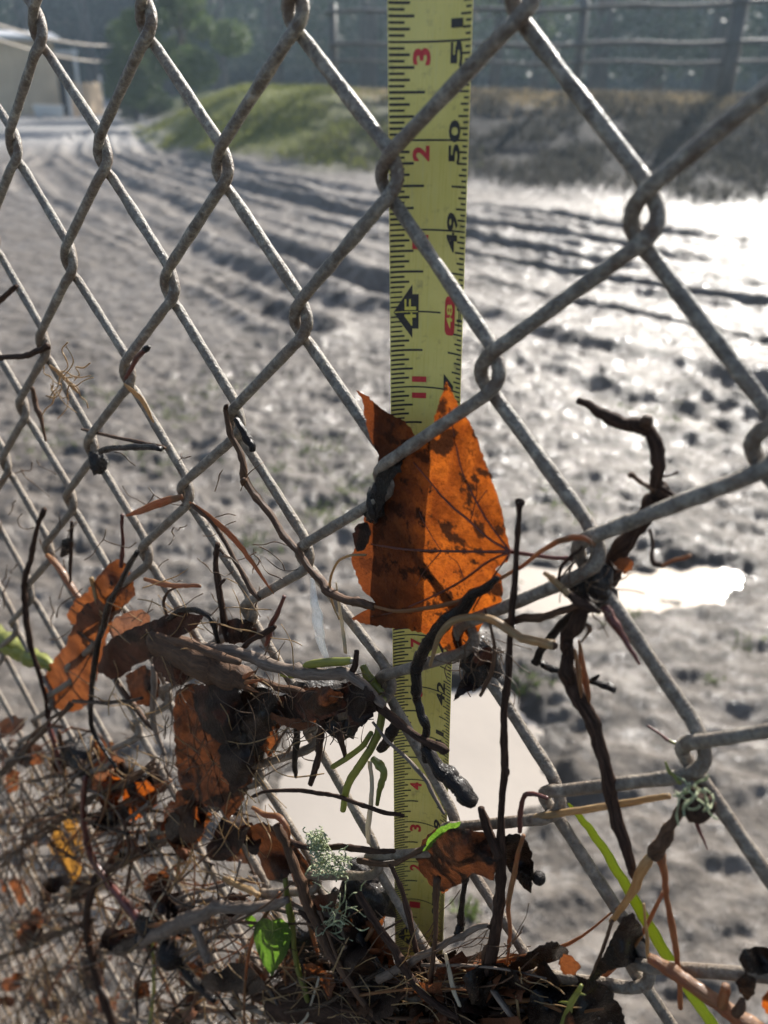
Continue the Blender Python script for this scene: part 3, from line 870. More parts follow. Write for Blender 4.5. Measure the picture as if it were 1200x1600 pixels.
# ------------------------------------------------------------------ flood debris caught in the wire
DRY = dict(stretch=None)
simple('bark_dark', (0.020, 0.012, 0.009), (0.100, 0.060, 0.043), 900, 0.7, 1.0, 0.0008, 0.0, 0.08, fib=True)
simple('bark_wet', (0.004, 0.003, 0.0027), (0.018, 0.011, 0.009), 700, 0.30, 1.0, 0.0012, 0.1, 0.22, fib=True)
simple('bark_brown', (0.050, 0.026, 0.016), (0.17, 0.095, 0.055), 900, 0.6, 1.0, 0.0007, 0.0, 0.2, fib=True)
simple('bark_grey', (0.085, 0.062, 0.048), (0.27, 0.21, 0.165), 800, 0.6, 1.0, 0.0006, 0.0, 0.25, fib=True)
simple('bark_red', (0.055, 0.014, 0.011), (0.17, 0.048, 0.034), 600, 0.38, 0.6, 0.0004, 0.15, 0.35, fib=True)
simple('straw', (0.22, 0.135, 0.06), (0.52, 0.37, 0.19), 1000, 0.5, 0.9, 0.0005, 0.0, trans=((0.55, 0.36, 0.14), 0.30), fib=True)
simple('straw_orange', (0.13, 0.052, 0.02), (0.40, 0.20, 0.075), 1000, 0.48, 0.9, 0.0005, 0.1, trans=((0.45, 0.17, 0.04), 0.3), fib=True)
simple('stem_green', (0.15, 0.165, 0.035), (0.29, 0.30, 0.075), 300, 0.4, 0.3, 0.0002, 0.1, trans=((0.32, 0.34, 0.06), 0.3), fib=True)
simple('blade_green', (0.16, 0.20, 0.025), (0.26, 0.29, 0.05), 260, 0.4, 0.3, 0.0002, 0.0, trans=((0.36, 0.42, 0.045), 0.45), fib=True)
simple('root_pale', (0.42, 0.37, 0.28), (0.60, 0.54, 0.42), 500, 0.5, 0.4, 0.0002, trans=((0.6, 0.5, 0.34), 0.3), fib=True)
simple('lichen', (0.34, 0.38, 0.22), (0.54, 0.58, 0.38), 700, 0.8, 0.4, 0.0002, trans=((0.40, 0.5, 0.28), 0.25))
simple('fibre', (0.05, 0.032, 0.022), (0.17, 0.11, 0.065), 300, 0.5, 0.2, 0.0002, trans=((0.35, 0.2, 0.08), 0.2))
simple('clump', (0.005, 0.004, 0.0035), (0.036, 0.024, 0.017), 420, 0.36, 1.0, 0.003, 0.2, 0.35)

def leafmat(name, c1, c2, tr1, tr2, spots, share, rough=0.5, coat=0.0, scale=120):
    """dead-leaf sheet: mottled face, dark rot spots, light coming through"""
    t = NT(name)
    f1 = t.noise(scale, 6, 0.62); f2 = t.noise(scale * 6, 4, 0.65); f3 = t.noise(scale * 0.9, 4, 0.6)
    sp = t.rng(f3, spots, spots + 0.05, 0, 1)
    sp2 = t.rng(f2, 0.56, 0.66, 0, 0.55)
    vo = t.n('ShaderNodeTexVoronoi'); vo.feature = 'DISTANCE_TO_EDGE'; vo.inputs['Scale'].default_value = 620; t.l(t.coord(), vo.inputs['Vector'])
    net = t.rng(vo.outputs['Distance'], 0.0, 0.12, 0.25, 0.0)
    blot = t.rng(t.noise(scale * .33, 4, .6), 0.46, 0.60, 0, 0.75)
    c = t.mixc(blot, t.mixc(net, t.mixc(sp2, t.ramp(f1, [(0.35, c1), (0.65, c2)]), tuple(v * .45 for v in c1)), tuple(v * .4 for v in c1)), tuple(v * .45 for v in c1))
    c = t.mixc(sp, c, (0.022, 0.014, 0.010))
    tr = t.mixc(blot, t.mixc(net, t.mixc(sp2, t.ramp(f1, [(0.35, tr1), (0.65, tr2)]), tuple(v * .4 for v in tr1)), tuple(v * .35 for v in tr1)), tuple(v * .38 for v in tr1))
    tr = t.mixc(sp, tr, (0.03, 0.010, 0.004))
    MAT[name] = t.bsdf(c, t.rng(f2, .3, .7, rough - .1, rough + .12), t.bump(t.mixc(.5, f1, f2), 0.9, 0.0018), 0, 0.14, coat, (tr, share))
leafmat('leaf_orange', (0.060, 0.030, 0.019), (0.100, 0.046, 0.026), (0.27, 0.052, 0.005), (0.42, 0.100, 0.008), 0.55, 0.56)
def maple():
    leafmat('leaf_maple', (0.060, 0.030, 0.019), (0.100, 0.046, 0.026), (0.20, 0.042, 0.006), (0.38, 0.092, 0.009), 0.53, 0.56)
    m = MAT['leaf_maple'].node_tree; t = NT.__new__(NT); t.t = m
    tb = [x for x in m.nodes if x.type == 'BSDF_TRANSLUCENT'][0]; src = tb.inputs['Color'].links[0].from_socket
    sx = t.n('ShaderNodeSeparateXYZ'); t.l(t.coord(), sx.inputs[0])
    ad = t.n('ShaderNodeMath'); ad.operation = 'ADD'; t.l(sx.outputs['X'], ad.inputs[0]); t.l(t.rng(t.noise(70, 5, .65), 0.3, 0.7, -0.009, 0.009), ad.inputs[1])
    t.l(t.mixc(t.rng(ad.outputs[0], -0.002, -0.016, 0, 0.82), src, (0.085, 0.022, 0.007)), tb.inputs['Color'])     # tape's shadow on the left half, painted in as browner translucent colour
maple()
leafmat('leaf_rust', (0.13, 0.052, 0.027), (0.21, 0.088, 0.045), (0.20, 0.055, 0.014), (0.29, 0.088, 0.02), 0.60, 0.30, 0.45, 0.05)
leafmat('leaf_brown', (0.045, 0.022, 0.013), (0.100, 0.050, 0.028), (0.06, 0.018, 0.006), (0.15, 0.043, 0.011), 0.53, 0.22, 0.42, 0.05)
leafmat('leaf_dark', (0.013, 0.009, 0.008), (0.040, 0.024, 0.019), (0.03, 0.01, 0.006), (0.05, 0.016, 0.008), 0.56, 0.12, 0.45, 0.08)
leafmat('leaf_black', (0.005, 0.004, 0.004), (0.015, 0.011, 0.009), (0.02, 0.01, 0.005), (0.03, 0.015, 0.008), 0.60, 0.05, 0.30, 0.22)
leafmat('leaf_pink', (0.27, 0.13, 0.085), (0.40, 0.21, 0.14), (0.34, 0.13, 0.06), (0.42, 0.18, 0.08), 0.64, 0.25, 0.4, 0.15)
leafmat('leaf_yellow', (0.27, 0.14, 0.04), (0.38, 0.22, 0.07), (0.42, 0.19, 0.03), (0.55, 0.27, 0.045), 0.62, 0.4)
leafmat('leaf_green', (0.045, 0.09, 0.016), (0.075, 0.135, 0.025), (0.12, 0.26, 0.022), (0.20, 0.36, 0.04), 0.68, 0.45, 0.35, 0.1)
t = NT('clear_film')
gl = t.n('ShaderNodeBsdfPrincipled'); gl.inputs['Base Color'].default_value = (0.80, 0.80, 0.78, 1); gl.inputs['Roughness'].default_value = 0.18
tp = t.n('ShaderNodeBsdfTransparent'); mx = t.n('ShaderNodeMixShader')
t.l(t.rng(t.noise(150, 5, .6), .35, .7, .25, .9), mx.inputs[0]); t.l(tp.outputs[0], mx.inputs[1]); t.l(gl.outputs[0], mx.inputs[2]); t.l(mx.outputs[0], t.out.inputs['Surface'])
MAT['film'] = t.m

def stick_geo(pts, off=4, n=6, sides=9, rough=0.10, seed=0, flat=None):
    """pts: (x, y, width, [mm before the wire]) in the photograph's pixels -> a tube at its real place"""
    P, D = [], []
    for p in pts:
        q, dep = at(p[0], p[1], p[3] if len(p) > 3 else off)
        P.append((*q, p[2] * dep / FPX / 2))
    S = spline(P, n)
    g = np.random.default_rng(seed); m = len(S)
    jit = g.normal(0, 1, (m, 3)); jit = (jit + np.roll(jit, 1, 0) + np.roll(jit, -1, 0)) / 3
    r = np.maximum(S[:, 3], 0.00012)
    S[:, :3] += jit * (r * 0.10)[:, None]
    if flat is None and m > 8 and rough > .075:                     # small kinks, as at the nodes of a twig
        kn = np.arange(0, m + 5, 5); kv = g.normal(0, 1, (len(kn), 3)); kv[0] = 0
        S[:, :3] += np.stack([np.interp(np.arange(m), kn, kv[:, q_]) for q_ in range(3)], 1) * (np.minimum(r, .0022) * 0.26)[:, None]
    r = r * (1 + rough * 0.6 * np.convolve(g.normal(0, 1, m), np.ones(3) / 3, 'same'))
    if flat is None and m > 12 and rough > .055:
        arc = np.concatenate([[0], np.cumsum(np.linalg.norm(np.diff(S[:, :3], axis=0), axis=1))]); p_ = g.uniform(.004, .012)
        while p_ < arc[-1]:
            r = r * (1 + g.uniform(.10, .30) * np.exp(-((arc - p_) / (0.9 * r.mean() + 1e-5)) ** 2)); p_ += g.uniform(.010, .024)
    return tube(S[:, :3], r, sides, rough, seed, flat)
_seed = [0]
def stick(name, label, cat, mat, pts, off=4, parts=(), rough=0.10, sides=9, group=None, n=6):
    """a twig, stem or stalk; parts = [(name, material, pts, off)] are side shoots, ends and peels"""
    _seed[0] += 1
    v, f = stick_geo(pts, off, n, sides, rough, _seed[0])
    o = mesh(name, v, f, MAT[mat], fib=FIB)
    tag(o, label, cat, group)
    for (pn, pm, pp, po) in parts:
        _seed[0] += 1
        v, f = stick_geo(pp, po, 5, 7, rough, _seed[0]); mesh(pn, v, f, MAT[pm], o, fib=FIB)
    return o
def ribbon(name, label, cat, mat, pts, off=4, thin=0.14, group=None):
    """flat blade: grass, strap, strip of bark"""
    _seed[0] += 1
    v, f = stick_geo(pts, off, 7, 8, 0.03, _seed[0], flat=(tuple(F_N), thin))
    return tag(mesh(name, v, f, MAT[mat], fib=FIB), label, cat, group)

def leaf_geo(outline, ctrl, off, step, rag, wav, seed):
    g = np.random.default_rng(seed)
    O = np.asarray(outline, float)
    # ragged margin
    R_ = []
    for i in range(len(O)):
        a, b = O[i], O[(i + 1) % len(O)]; L = np.linalg.norm(b - a); m = max(1, int(L / (step * .8)))
        nrm = np.array((b[1] - a[1], a[0] - b[0])) / (L + 1e-6)
        for k in range(m):
            w = 0 if k == 0 else g.normal(0, rag)
            R_.append(a + (b - a) * k / m + nrm * w)
    B = np.array(R_)
    x0, y0 = B.min(0); x1, y1 = B.max(0)
    gx, gy = np.meshgrid(np.arange(x0, x1, step), np.arange(y0, y1, step))
    gx = gx + (np.arange(gx.shape[0])[:, None] % 2) * step / 2
    P = np.c_[gx.ravel(), gy.ravel()] + g.normal(0, step * .12, (gx.size, 2))
    P = P[inside(P[:, 0], P[:, 1], B) & (dist_poly(P[:, 0], P[:, 1], np.vstack([B, B[:1]])) > step * .45)]
    allp = [Vector(p) for p in np.vstack([B, P])]
    nb = len(B)
    res = delaunay_2d_cdt(allp, [], [list(range(nb))], 1, 1e-6)
    vs = np.array([tuple(p) for p in res[0]]); fs = [list(q) for q in res[2]]
    C = np.array(ctrl, float) if len(ctrl) else np.array([[O[:, 0].mean(), O[:, 1].mean(), off]])
    W = 1 / (((vs[:, None, :] - C[None, :, :2]) ** 2).sum(-1) + 60)
    W = W ** 1.3
    of = (W * C[None, :, 2]).sum(1) / W.sum(1)
    of = of + wav * 2.2 * fbm(vs[:, 0] / 55 + seed, vs[:, 1] / 55, 3) + wav * .5 * fbm(vs[:, 0] / 14, vs[:, 1] / 14 + seed, 2)
    V = [at(p[0], p[1], q)[0] for p, q in zip(vs, of)]
    return V, fs, C
def leaf(name, label, mat, outline, ctrl=(), off=3, step=7, rag=0.9, wav=1.6, veins=(), vmat='bark_brown', cat='leaf', group=None, stalk=None, smat='bark_red'):
    _seed[0] += 1
    V, Fc, C = leaf_geo(outline, ctrl, off, step, rag, wav, _seed[0])
    o = tag(mesh(name, V, Fc, MAT[mat]), label, cat, group)
    Vn = np.array([tuple(p) for p in V])
    def snap(x, y):                                   # depth of the sheet at a pixel
        d = np.array(ray(x, y)); w = Vn - np.array(CAM); tt = w @ d / (d @ d)
        e = np.linalg.norm(w - tt[:, None] * d, axis=1); k = np.argsort(e)[:4]
        return np.mean([float((Vector(Vn[i]) - F_O).dot(F_N)) for i in k]) * 1000
    for vn in veins:
        pts = spline([(p[0], p[1], p[2]) for p in vn], 5)
        v, f = stick_geo([(p[0], p[1], p[2], snap(p[0], p[1])) for p in pts[::2]], 0, 2, 6, 0.02, _seed[0]); mesh('vein', v, f, MAT[vmat], o, fib=FIB)
    if stalk:
        v, f = stick_geo(stalk, off, 6, 8, .05, _seed[0]); mesh('leaf_stalk', v, f, MAT[smat], o, fib=FIB)
    return o
def lump(name, label, cat, mat, x, y, rx, ry, off=4, rough=.25, seed=1, parts=None, rdepth=None):
    """rounded lump, rx and ry in pixels"""
    c, dep = at(x, y, off); k = dep / FPX
    bm = bmesh.new(); bmesh.ops.create_icosphere(bm, subdivisions=3, radius=1)
    U = F_U.normalized(); W = F_V.normalized(); rz_ = (rdepth or min(rx, ry)) * k
    V = []
    for q in bm.verts:
        s = 1 + rough * (mnoise.noise(q.co * 1.7 + Vector((seed, 0, 0))) + .5 * mnoise.noise(q.co * 4.5 + Vector((0, seed, 0))))
        V.append(c + (U * q.co.x * rx * k + W * q.co.y * ry * k + F_N * q.co.z * rz_) * s)
    Fc = [[w.index for w in f.verts] for f in bm.faces]; bm.free()
    return tag(mesh(name, V, Fc, MAT[mat], fib=np.array([tuple(p) for p in V]) - np.array(c)), label, cat)
def hairs(name, label, mat, n, box, length, width, off, seed, bias=(0, 1), curl=.5, cat='fibres'):
    """tangled rootlets nobody could count"""
    g = np.random.default_rng(seed); parts = []
    for i in range(n):
        x = g.uniform(box[0], box[2]); y = g.uniform(box[1], box[3]); L = length * g.uniform(.4, 1.5)
        a = math.atan2(bias[1], bias[0]) + g.normal(0, curl * 1.6); pts = []; o = off + g.normal(0, 5)
        for k in range(5):
            pts.append((x, y, width * g.uniform(.6, 1.3), o)); a += g.normal(0, curl); o += g.normal(0, 1.5)
            x += math.cos(a) * L / 4; y += math.sin(a) * L / 4
        parts.append(stick_geo(pts, off, 3, 4, 0, i))
    v, f = join(parts)
    return tag(mesh(name, v, f, MAT[mat]), label, cat, kind='stuff')

# --- the big backlit leaf before the tape
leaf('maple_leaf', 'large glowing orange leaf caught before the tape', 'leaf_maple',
     [(798, 860), (792, 838), (785, 800), (774, 765), (760, 725), (748, 692), (735, 662), (720, 640), (709, 618), (698, 596), (690, 618), (682, 642), (676, 664), (668, 682), (655, 690),
      (648, 684), (642, 668), (628, 656), (606, 645), (586, 630), (572, 618), (556, 610), (566, 624), (570, 652), (577, 682), (590, 708), (594, 726), (590, 752), (580, 776), (572, 800), (564, 832),
      (560, 850), (549, 866), (551, 884), (560, 906), (566, 922), (582, 936), (588, 946), (566, 956), (549, 966), (572, 976), (606, 981), (640, 983), (662, 990), (676, 996), (690, 1010), (704, 1022), (716, 1016),
      (738, 1000), (752, 978), (764, 958), (782, 946), (786, 920), (782, 898), (774, 890), (780, 884), (793, 878)],
     [(700, 610, 0.6), (715, 650, -.2), (760, 740, 3.5), (790, 860, 3), (650, 705, -.2), (620, 725, -.2), (560, 612, 0.5), (600, 660, 0.5), (600, 760, 0.6), (680, 830, 2.0), (560, 880, 1.5), (560, 965, 2.5), (640, 960, 1.5), (690, 1010, -.2), (730, 990, -.2), (780, 930, 3), (620, 900, 1.5)],
     0.5, 5, .9, 1.1,
     veins=[[(797, 862, 6), (750, 862, 5), (690, 861, 4.5), (630, 858, 4), (580, 850, 3)],
            [(797, 861, 5), (765, 842, 4.5), (735, 815, 4.5), (700, 785, 4), (670, 750, 3), (640, 715, 2)],
            [(797, 861, 4), (770, 825, 3.5), (745, 785, 3.2), (722, 735, 3), (710, 680, 2.4), (700, 625, 2)],
            [(797, 863, 4.5), (765, 876, 4), (725, 905, 3.8), (680, 930, 3.2), (620, 955, 2.6), (570, 965, 2)],
            [(796, 866, 3.5), (775, 895, 3), (755, 925, 2.6), (735, 960, 2)],
            [(745, 787, 2), (765, 760, 1.5)], [(735, 815, 2), (745, 770, 1.6), (740, 730, 1.2)], [(690, 861, 2), (670, 830, 1.6), (655, 800, 1.2)],
            [(690, 861, 2), (665, 890, 1.6), (650, 915, 1.2)], [(725, 905, 2), (715, 880, 1.4), (700, 868, 1)]],
     vmat='bark_red', stalk=[(796, 862, 8, 0), (825, 866, 7, 0), (860, 871, 7, 1), (893, 873, 9, 2)])
leaf('leaf_scrap', 'crumpled mauve brown leaf scrap left of the glowing orange leaf', 'leaf_dark', [(554, 852), (550, 834), (560, 818), (574, 816), (580, 830), (576, 848), (568, 860), (558, 862)], off=3, step=5)
lump('black_clump', 'black wet rot wedged where wire crosses the glowing leaf', 'clump', 'clump', 588, 786, 15, 34, 1, .6, 4)

leaf('black_scrap', 'black wet leaf scrap lying along the wire over the glowing leaf', 'leaf_black', [(634, 692), (642, 702), (626, 732), (606, 762), (596, 796), (580, 818), (566, 804), (578, 776), (586, 748), (598, 728), (614, 706)], [(630, 700, -.4), (590, 780, 3.6), (600, 740, 2.4)], 2, 5, 1.6, .8)

# --- right-hand knot of twigs
stick('forked_twig', 'dark crooked forked twig pointing up right of the leaf', 'twig', 'bark_dark',
      [(903, 625, 11), (922, 635, 14), (945, 648, 17), (972, 661, 20), (1000, 664, 25), (1016, 680, 22), (1025, 705, 21), (1027, 735, 22), (1028, 758, 24), (1030, 772, 32), (1012, 798, 28), (990, 826, 25), (968, 862, 27), (950, 890, 32), (936, 915, 36), (925, 940, 26)], -9,
      [('side_shoot', 'bark_brown', [(1026, 765, 14), (1008, 757, 8), (996, 748, 7), (988, 742, 11), (984, 741, 8)], -8),
       ('side_shoot', 'bark_dark', [(1034, 762, 8), (1046, 770, 7), (1054, 776, 6)], -5),
       ('cut_knob', 'bark_brown', [(1008, 668, 22), (1011, 656, 21), (1012, 650, 17)], -8),
       ('side_shoot', 'bark_dark', [(1030, 745, 5), (1045, 742, 4), (1060, 738, 5)], -9)], .13, 10)
stick('peeling_stalk', 'long dark stem with peeling orange bark hanging right of the tape', 'stem', 'bark_dark',
      [(922, 935, 24), (908, 960, 24), (893, 985, 24), (884, 1008, 21), (887, 1035, 25), (897, 1070, 27), (910, 1105, 25), (925, 1145, 23), (940, 1190, 22), (953, 1235, 22), (967, 1285, 21), (978, 1325, 19), (985, 1352, 16), (988, 1370, 6)], 5,
      [('bark_peel', 'straw_orange', [(905, 1000, 4), (910, 1030, 9), (914, 1060, 11), (920, 1085, 8), (922, 1100, 3)], 5),
       ('bark_peel', 'straw_orange', [(898, 1015, 4), (903, 1045, 8), (906, 1075, 6), (908, 1090, 2)], 8),
       ('bud', 'bark_brown', [(915, 975, 6), (921, 982, 9), (917, 992, 4), (908, 1004, 3)], 8),
       ('bud', 'bark_dark', [(884, 1005, 10), (880, 1010, 9), (878, 1016, 5)], 8)], .08, 10)
stick('upright_stalk', 'thin upright dark stem with flared top right of the glowing leaf', 'stem', 'bark_dark',
      [(813, 785, 17), (812, 790, 12), (811, 805, 9), (808, 850, 9), (805, 900, 10), (801, 945, 11), (797, 1000, 11), (794, 1060, 11), (789, 1100, 12), (787, 1140, 12), (789, 1200, 13), (784, 1250, 11), (783, 1300, 13), (784, 1345, 16), (781, 1400, 18), (775, 1450, 18), (767, 1490, 20), (762, 1512, 14), (760, 1525, 4)], 9,
      [('side_shoot', 'bark_dark', [(752, 1262, 10), (758, 1285, 14), (768, 1310, 15), (779, 1338, 14)], 11),
       ('bud', 'bark_dark', [(789, 1198, 9), (793, 1206, 8), (792, 1214, 4)], 10),
       ('bud', 'bark_brown', [(770, 1470, 8), (758, 1490, 12), (754, 1508, 4)], 9)], .07)
stick('short_twig', 'short black wet twig crossing the peeling stem', 'twig', 'bark_wet', [(845, 1038, 11), (852, 1042, 12), (875, 1048, 10), (905, 1058, 9), (935, 1066, 9), (950, 1073, 13), (960, 1076, 11)], -1,
      [('bud', 'bark_wet', [(925, 1062, 6), (932, 1058, 6), (936, 1055, 3)], 0)])
stick('hooked_twig', 'thin black hooked twig with pale tip below the bright wire', 'twig', 'bark_dark', [(1015, 826, 6), (1020, 845, 6), (1019, 865, 6), (1024, 880, 9), (1034, 884, 8)], 4,
      [('pale_tip', 'straw_orange', [(1034, 884, 6), (1050, 876, 6), (1068, 870, 7), (1080, 867, 6)], 4)])
stick('split_twig', 'reddish split twig pointing down right below the knot', 'twig', 'bark_red', [(945, 948, 16), (957, 968, 15), (968, 985, 12), (980, 1008, 8), (991, 1026, 6), (998, 1038, 4)], 5)
ribbon('grass_stalk', 'long brown grass stalk arching over the lower glowing leaf', 'stalk', 'straw_orange', [(930, 852, 8), (915, 842, 9), (895, 840, 10), (868, 848, 9), (842, 864, 7), (815, 885, 6), (785, 902, 6), (750, 925, 8), (715, 940, 8), (670, 950, 7), (620, 955, 6), (585, 948, 6)], 7, .5)
stick('black_vine', 'black twisting vine in front of tape and glowing leaf', 'vine', 'bark_wet', [(778, 902, 8), (755, 920, 15), (730, 938, 20), (705, 960, 22), (684, 984, 22), (670, 1002, 18), (660, 1022, 20), (652, 1040, 22), (648, 1062, 17), (650, 1090, 15), (660, 1115, 14), (665, 1140, 13), (664, 1165, 13), (668, 1190, 12)], 9, (), .12)
stick('curled_stalk', 'tan curled stalk below the glowing leaf', 'stalk', 'straw', [(672, 1040, 5), (680, 1010, 8), (693, 984, 11), (712, 969, 12), (740, 963, 12), (768, 968, 13), (792, 982, 14), (815, 996, 14), (840, 1003, 15), (864, 1008, 16)], 13, [('broken_end', 'bark_brown', [(860, 1007, 15), (866, 1009, 14)], 13)], .05)
stick('pale_branch', 'pale brown branchlet running left from the knot of twigs', 'branch', 'bark_brown', [(778, 975, 8), (800, 970, 12), (830, 967, 13), (860, 961, 12), (885, 952, 12), (912, 944, 10)], 7)
stick('leaning_stub', 'black stub leaning down left under the knot of twigs', 'stub', 'bark_wet', [(908, 948, 16), (885, 968, 15), (865, 990, 13), (850, 1010, 13), (836, 1030, 12), (834, 1034, 8)], 2)
stick('pale_tipped_stub', 'short stub with pale broken tip above the pale branchlet', 'stub', 'bark_dark', [(938, 957, 8), (920, 948, 14), (902, 940, 15), (888, 930, 12)], 11, [('pale_tip', 'straw', [(888, 930, 11), (872, 914, 10), (858, 902, 9), (850, 893, 7)], 11)])
stick('thin_tendril', 'thin black tendril curling beside the leaf stalk end', 'tendril', 'bark_dark', [(873, 915, 4), (874, 898, 5), (880, 882, 5), (892, 870, 6), (903, 862, 5), (910, 854, 4)], 6, [('side_shoot', 'fibre', [(877, 902, 3), (888, 888, 3.5), (897, 876, 4)], 8)])
lump('twig_knot', 'dark matted knot of rotten litter round the wire crossing', 'clump', 'clump', 925, 915, 34, 46, -2, .45, 9, rdepth=26)
leaf('rusty_flake', 'small rusty red flake beside the knot of twigs', 'leaf_rust', [(958, 880), (968, 872), (982, 870), (989, 878), (988, 890), (978, 897), (964, 893)], off=-4, step=4, stalk=[(950, 888, 6, -4), (940, 895, 5, -5)])
hairs('knot_fibres', 'fine rootlets tangled in the knot of twigs', 'fibre', 22, (890, 870, 960, 960), 50, 1.8, 6, 31, (0.2, 1), .55)

# --- below the leaf, in front of the tape
lump('litter_wad', 'dark wad of litter under the curled tan stalk', 'clump', 'clump', 752, 1035, 30, 42, -4, .5, 12)
leaf('curled_leaf', 'small dark curled leaf hanging under the litter wad', 'leaf_dark', [(740, 1020), (765, 1010), (772, 1035), (764, 1060), (748, 1075), (728, 1082), (708, 1096), (716, 1072), (728, 1050)], [(740, 1030, 4), (710, 1095, 8), (765, 1050, -4)], 2, 6)
hairs('wad_fibres', 'fine rootlets hanging in the litter wad by the tape', 'fibre', 26, (722, 985, 785, 1050), 60, 1.7, 4, 32, (0.1, 1), .5)
ribbon('bark_strip', 'thin brown strip hanging before the litter wad', 'strip', 'bark_brown', [(757, 950, 4), (768, 985, 6), (773, 1020, 8), (768, 1050, 8), (756, 1075, 7), (750, 1088, 5)], 9, .3)
stick('diagonal_twig', 'purplish dark twig slanting across the lower tape', 'twig', 'bark_dark', [(556, 1068, 13), (585, 1095, 15), (615, 1122, 14), (645, 1145, 12), (668, 1158, 14), (690, 1170, 15), (699, 1176, 9)], 11, (), .1)
stick('wet_stub', 'thick glossy black stub pointing down right over the tape edge', 'stub', 'bark_wet', [(664, 1168, 16), (676, 1185, 20), (692, 1205, 24), (710, 1222, 27), (728, 1240, 27), (736, 1252, 22)], 12, (), .14, 10)
stick('slender_twig', 'slender grey twig slanting down before the red four', 'twig', 'bark_grey', [(582, 1128, 4), (610, 1160, 5), (640, 1190, 6), (661, 1215, 7), (678, 1245, 6), (694, 1272, 5)], 13)
stick('black_peg', 'short black peg left of the tape under the diagonal twig', 'stub', 'bark_wet', [(622, 1128, 16), (612, 1146, 16), (600, 1165, 15), (595, 1172, 11)], 8)
stick('loose_twig', 'thin dark twig crossing the puddle to the tape', 'twig', 'bark_dark', [(392, 1246, 4), (415, 1237, 5), (450, 1235, 6), (485, 1237, 7), (520, 1243, 7), (560, 1257, 7), (600, 1270, 7), (630, 1275, 6)], 9)
stick('knotty_twig', 'dark knotty twig reaching right from the pale lichen', 'twig', 'bark_dark', [(448, 1312, 9), (480, 1322, 10), (515, 1324, 10), (550, 1325, 11), (585, 1330, 9), (615, 1330, 7)], 8)

# --- green and pale stems by the puddle
stick('green_pod', 'bright green pod lying on the grey branch', 'pod', 'stem_green', [(475, 1040, 6), (485, 1038, 12), (510, 1035, 14), (540, 1033, 13), (550, 1032, 10)], 13, [('pod_tip', 'root_pale', [(548, 1032, 9), (553, 1033, 8)], 13)], .03)
stick('green_shoot', 'short green shoot tucked under the grey branch', 'shoot', 'stem_green', [(440, 1054, 8), (452, 1056, 12), (465, 1055, 10), (475, 1050, 6)], 8)
stick('green_stub', 'yellow green stub beside the tape edge', 'shoot', 'stem_green', [(566, 1040, 10), (575, 1056, 15), (585, 1070, 15), (594, 1082, 12)], 4)
stick('green_stalk', 'olive green stem running down left of the tape', 'stem', 'stem_green', [(598, 1092, 13), (596, 1120, 13), (590, 1148, 13), (574, 1178, 13), (556, 1205, 13), (542, 1230, 12), (536, 1266, 10)], 6, [('side_shoot', 'stem_green', [(520, 1198, 8), (545, 1183, 9), (567, 1165, 9), (580, 1145, 8)], 8)], .04)
stick('green_sprout', 'pale green bent sprout beside the tape', 'sprout', 'stem_green', [(582, 1185, 10), (596, 1197, 14), (600, 1210, 12), (594, 1232, 9), (588, 1258, 6)], 6)
ribbon('pale_root', 'pale root hanging before the puddle left of the tape', 'root', 'root_pale', [(578, 1190, 10), (581, 1225, 9), (579, 1260, 10), (575, 1295, 11), (576, 1318, 8)], 4, .4)
ribbon('clear_film', 'shred of clear plastic film hanging before the fence wire', 'plastic', 'film', [(488, 905, 10), (492, 940, 20), (497, 970, 26), (500, 1000, 22), (510, 1028, 14)], 3, .3)
ribbon('pale_straw', 'pale straw hanging beside the clear film', 'straw', 'root_pale', [(525, 910, 4), (530, 945, 7), (536, 985, 9), (540, 1020, 8)], 4, .4)
stick('wiry_loop', 'thin tan wiry stem looping beside the big leaf', 'stem', 'straw', [(572, 867, 3.5), (548, 868, 3.5), (530, 876, 4), (519, 895, 4), (515, 915, 4), (520, 945, 3.5), (530, 968, 3)], 6)

# --- sticks draped on the left half
stick('draped_twig', 'long dark twig draped from a wire joint to the big leaf', 'twig', 'bark_brown', [(352, 640, 8), (357, 660, 9), (366, 688, 10), (378, 722, 11), (384, 748, 14), (400, 775, 12), (425, 812, 12), (450, 848, 12), (475, 878, 11), (497, 905, 13), (515, 925, 16), (540, 938, 14), (565, 944, 14), (584, 949, 13)], 6,
      [('bud', 'bark_dark', [(352, 640, 7), (354, 635, 8), (356, 632, 4)], 6), ('bud', 'bark_brown', [(382, 748, 8), (380, 754, 9), (378, 758, 4)], 8)], .09)
stick('wedge_twig', 'short black twig wedged in the joint left of the big leaf', 'twig', 'bark_wet', [(368, 655, 9), (378, 670, 11), (388, 690, 13), (396, 706, 9)], 5)
stick('notched_twig', 'dark notched twig standing up behind the branch pile', 'twig', 'bark_dark', [(340, 850, 9), (336, 880, 9), (341, 915, 10), (346, 950, 10), (352, 980, 12), (358, 1005, 14)], 4, [('side_shoot', 'bark_dark', [(342, 915, 7), (349, 908, 6), (352, 905, 3)], 4), ('side_shoot', 'bark_dark', [(338, 858, 7), (345, 860, 5), (349, 866, 3)], 4)])
ribbon('dry_grass_leaf', 'rust red dry grass blade curving down from the wire', 'blade', 'straw_orange', [(296, 785, 4), (318, 800, 10), (340, 818, 13), (362, 838, 15), (382, 862, 14), (400, 888, 11), (415, 910, 7), (428, 928, 3)], 5, .25)
ribbon('dry_grass_leaf', 'tan dry blade pointing left from the wire joint', 'blade', 'straw_orange', [(196, 806, 3), (215, 800, 9), (240, 790, 13), (262, 782, 13), (285, 776, 9)], 5, .3)
stick('wire_side_stalk', 'slim brown stem hugging the wire below the rust blade', 'stem', 'bark_brown', [(300, 788, 8), (330, 815, 9), (352, 848, 8), (372, 885, 8), (392, 918, 9), (405, 938, 7)], 5)
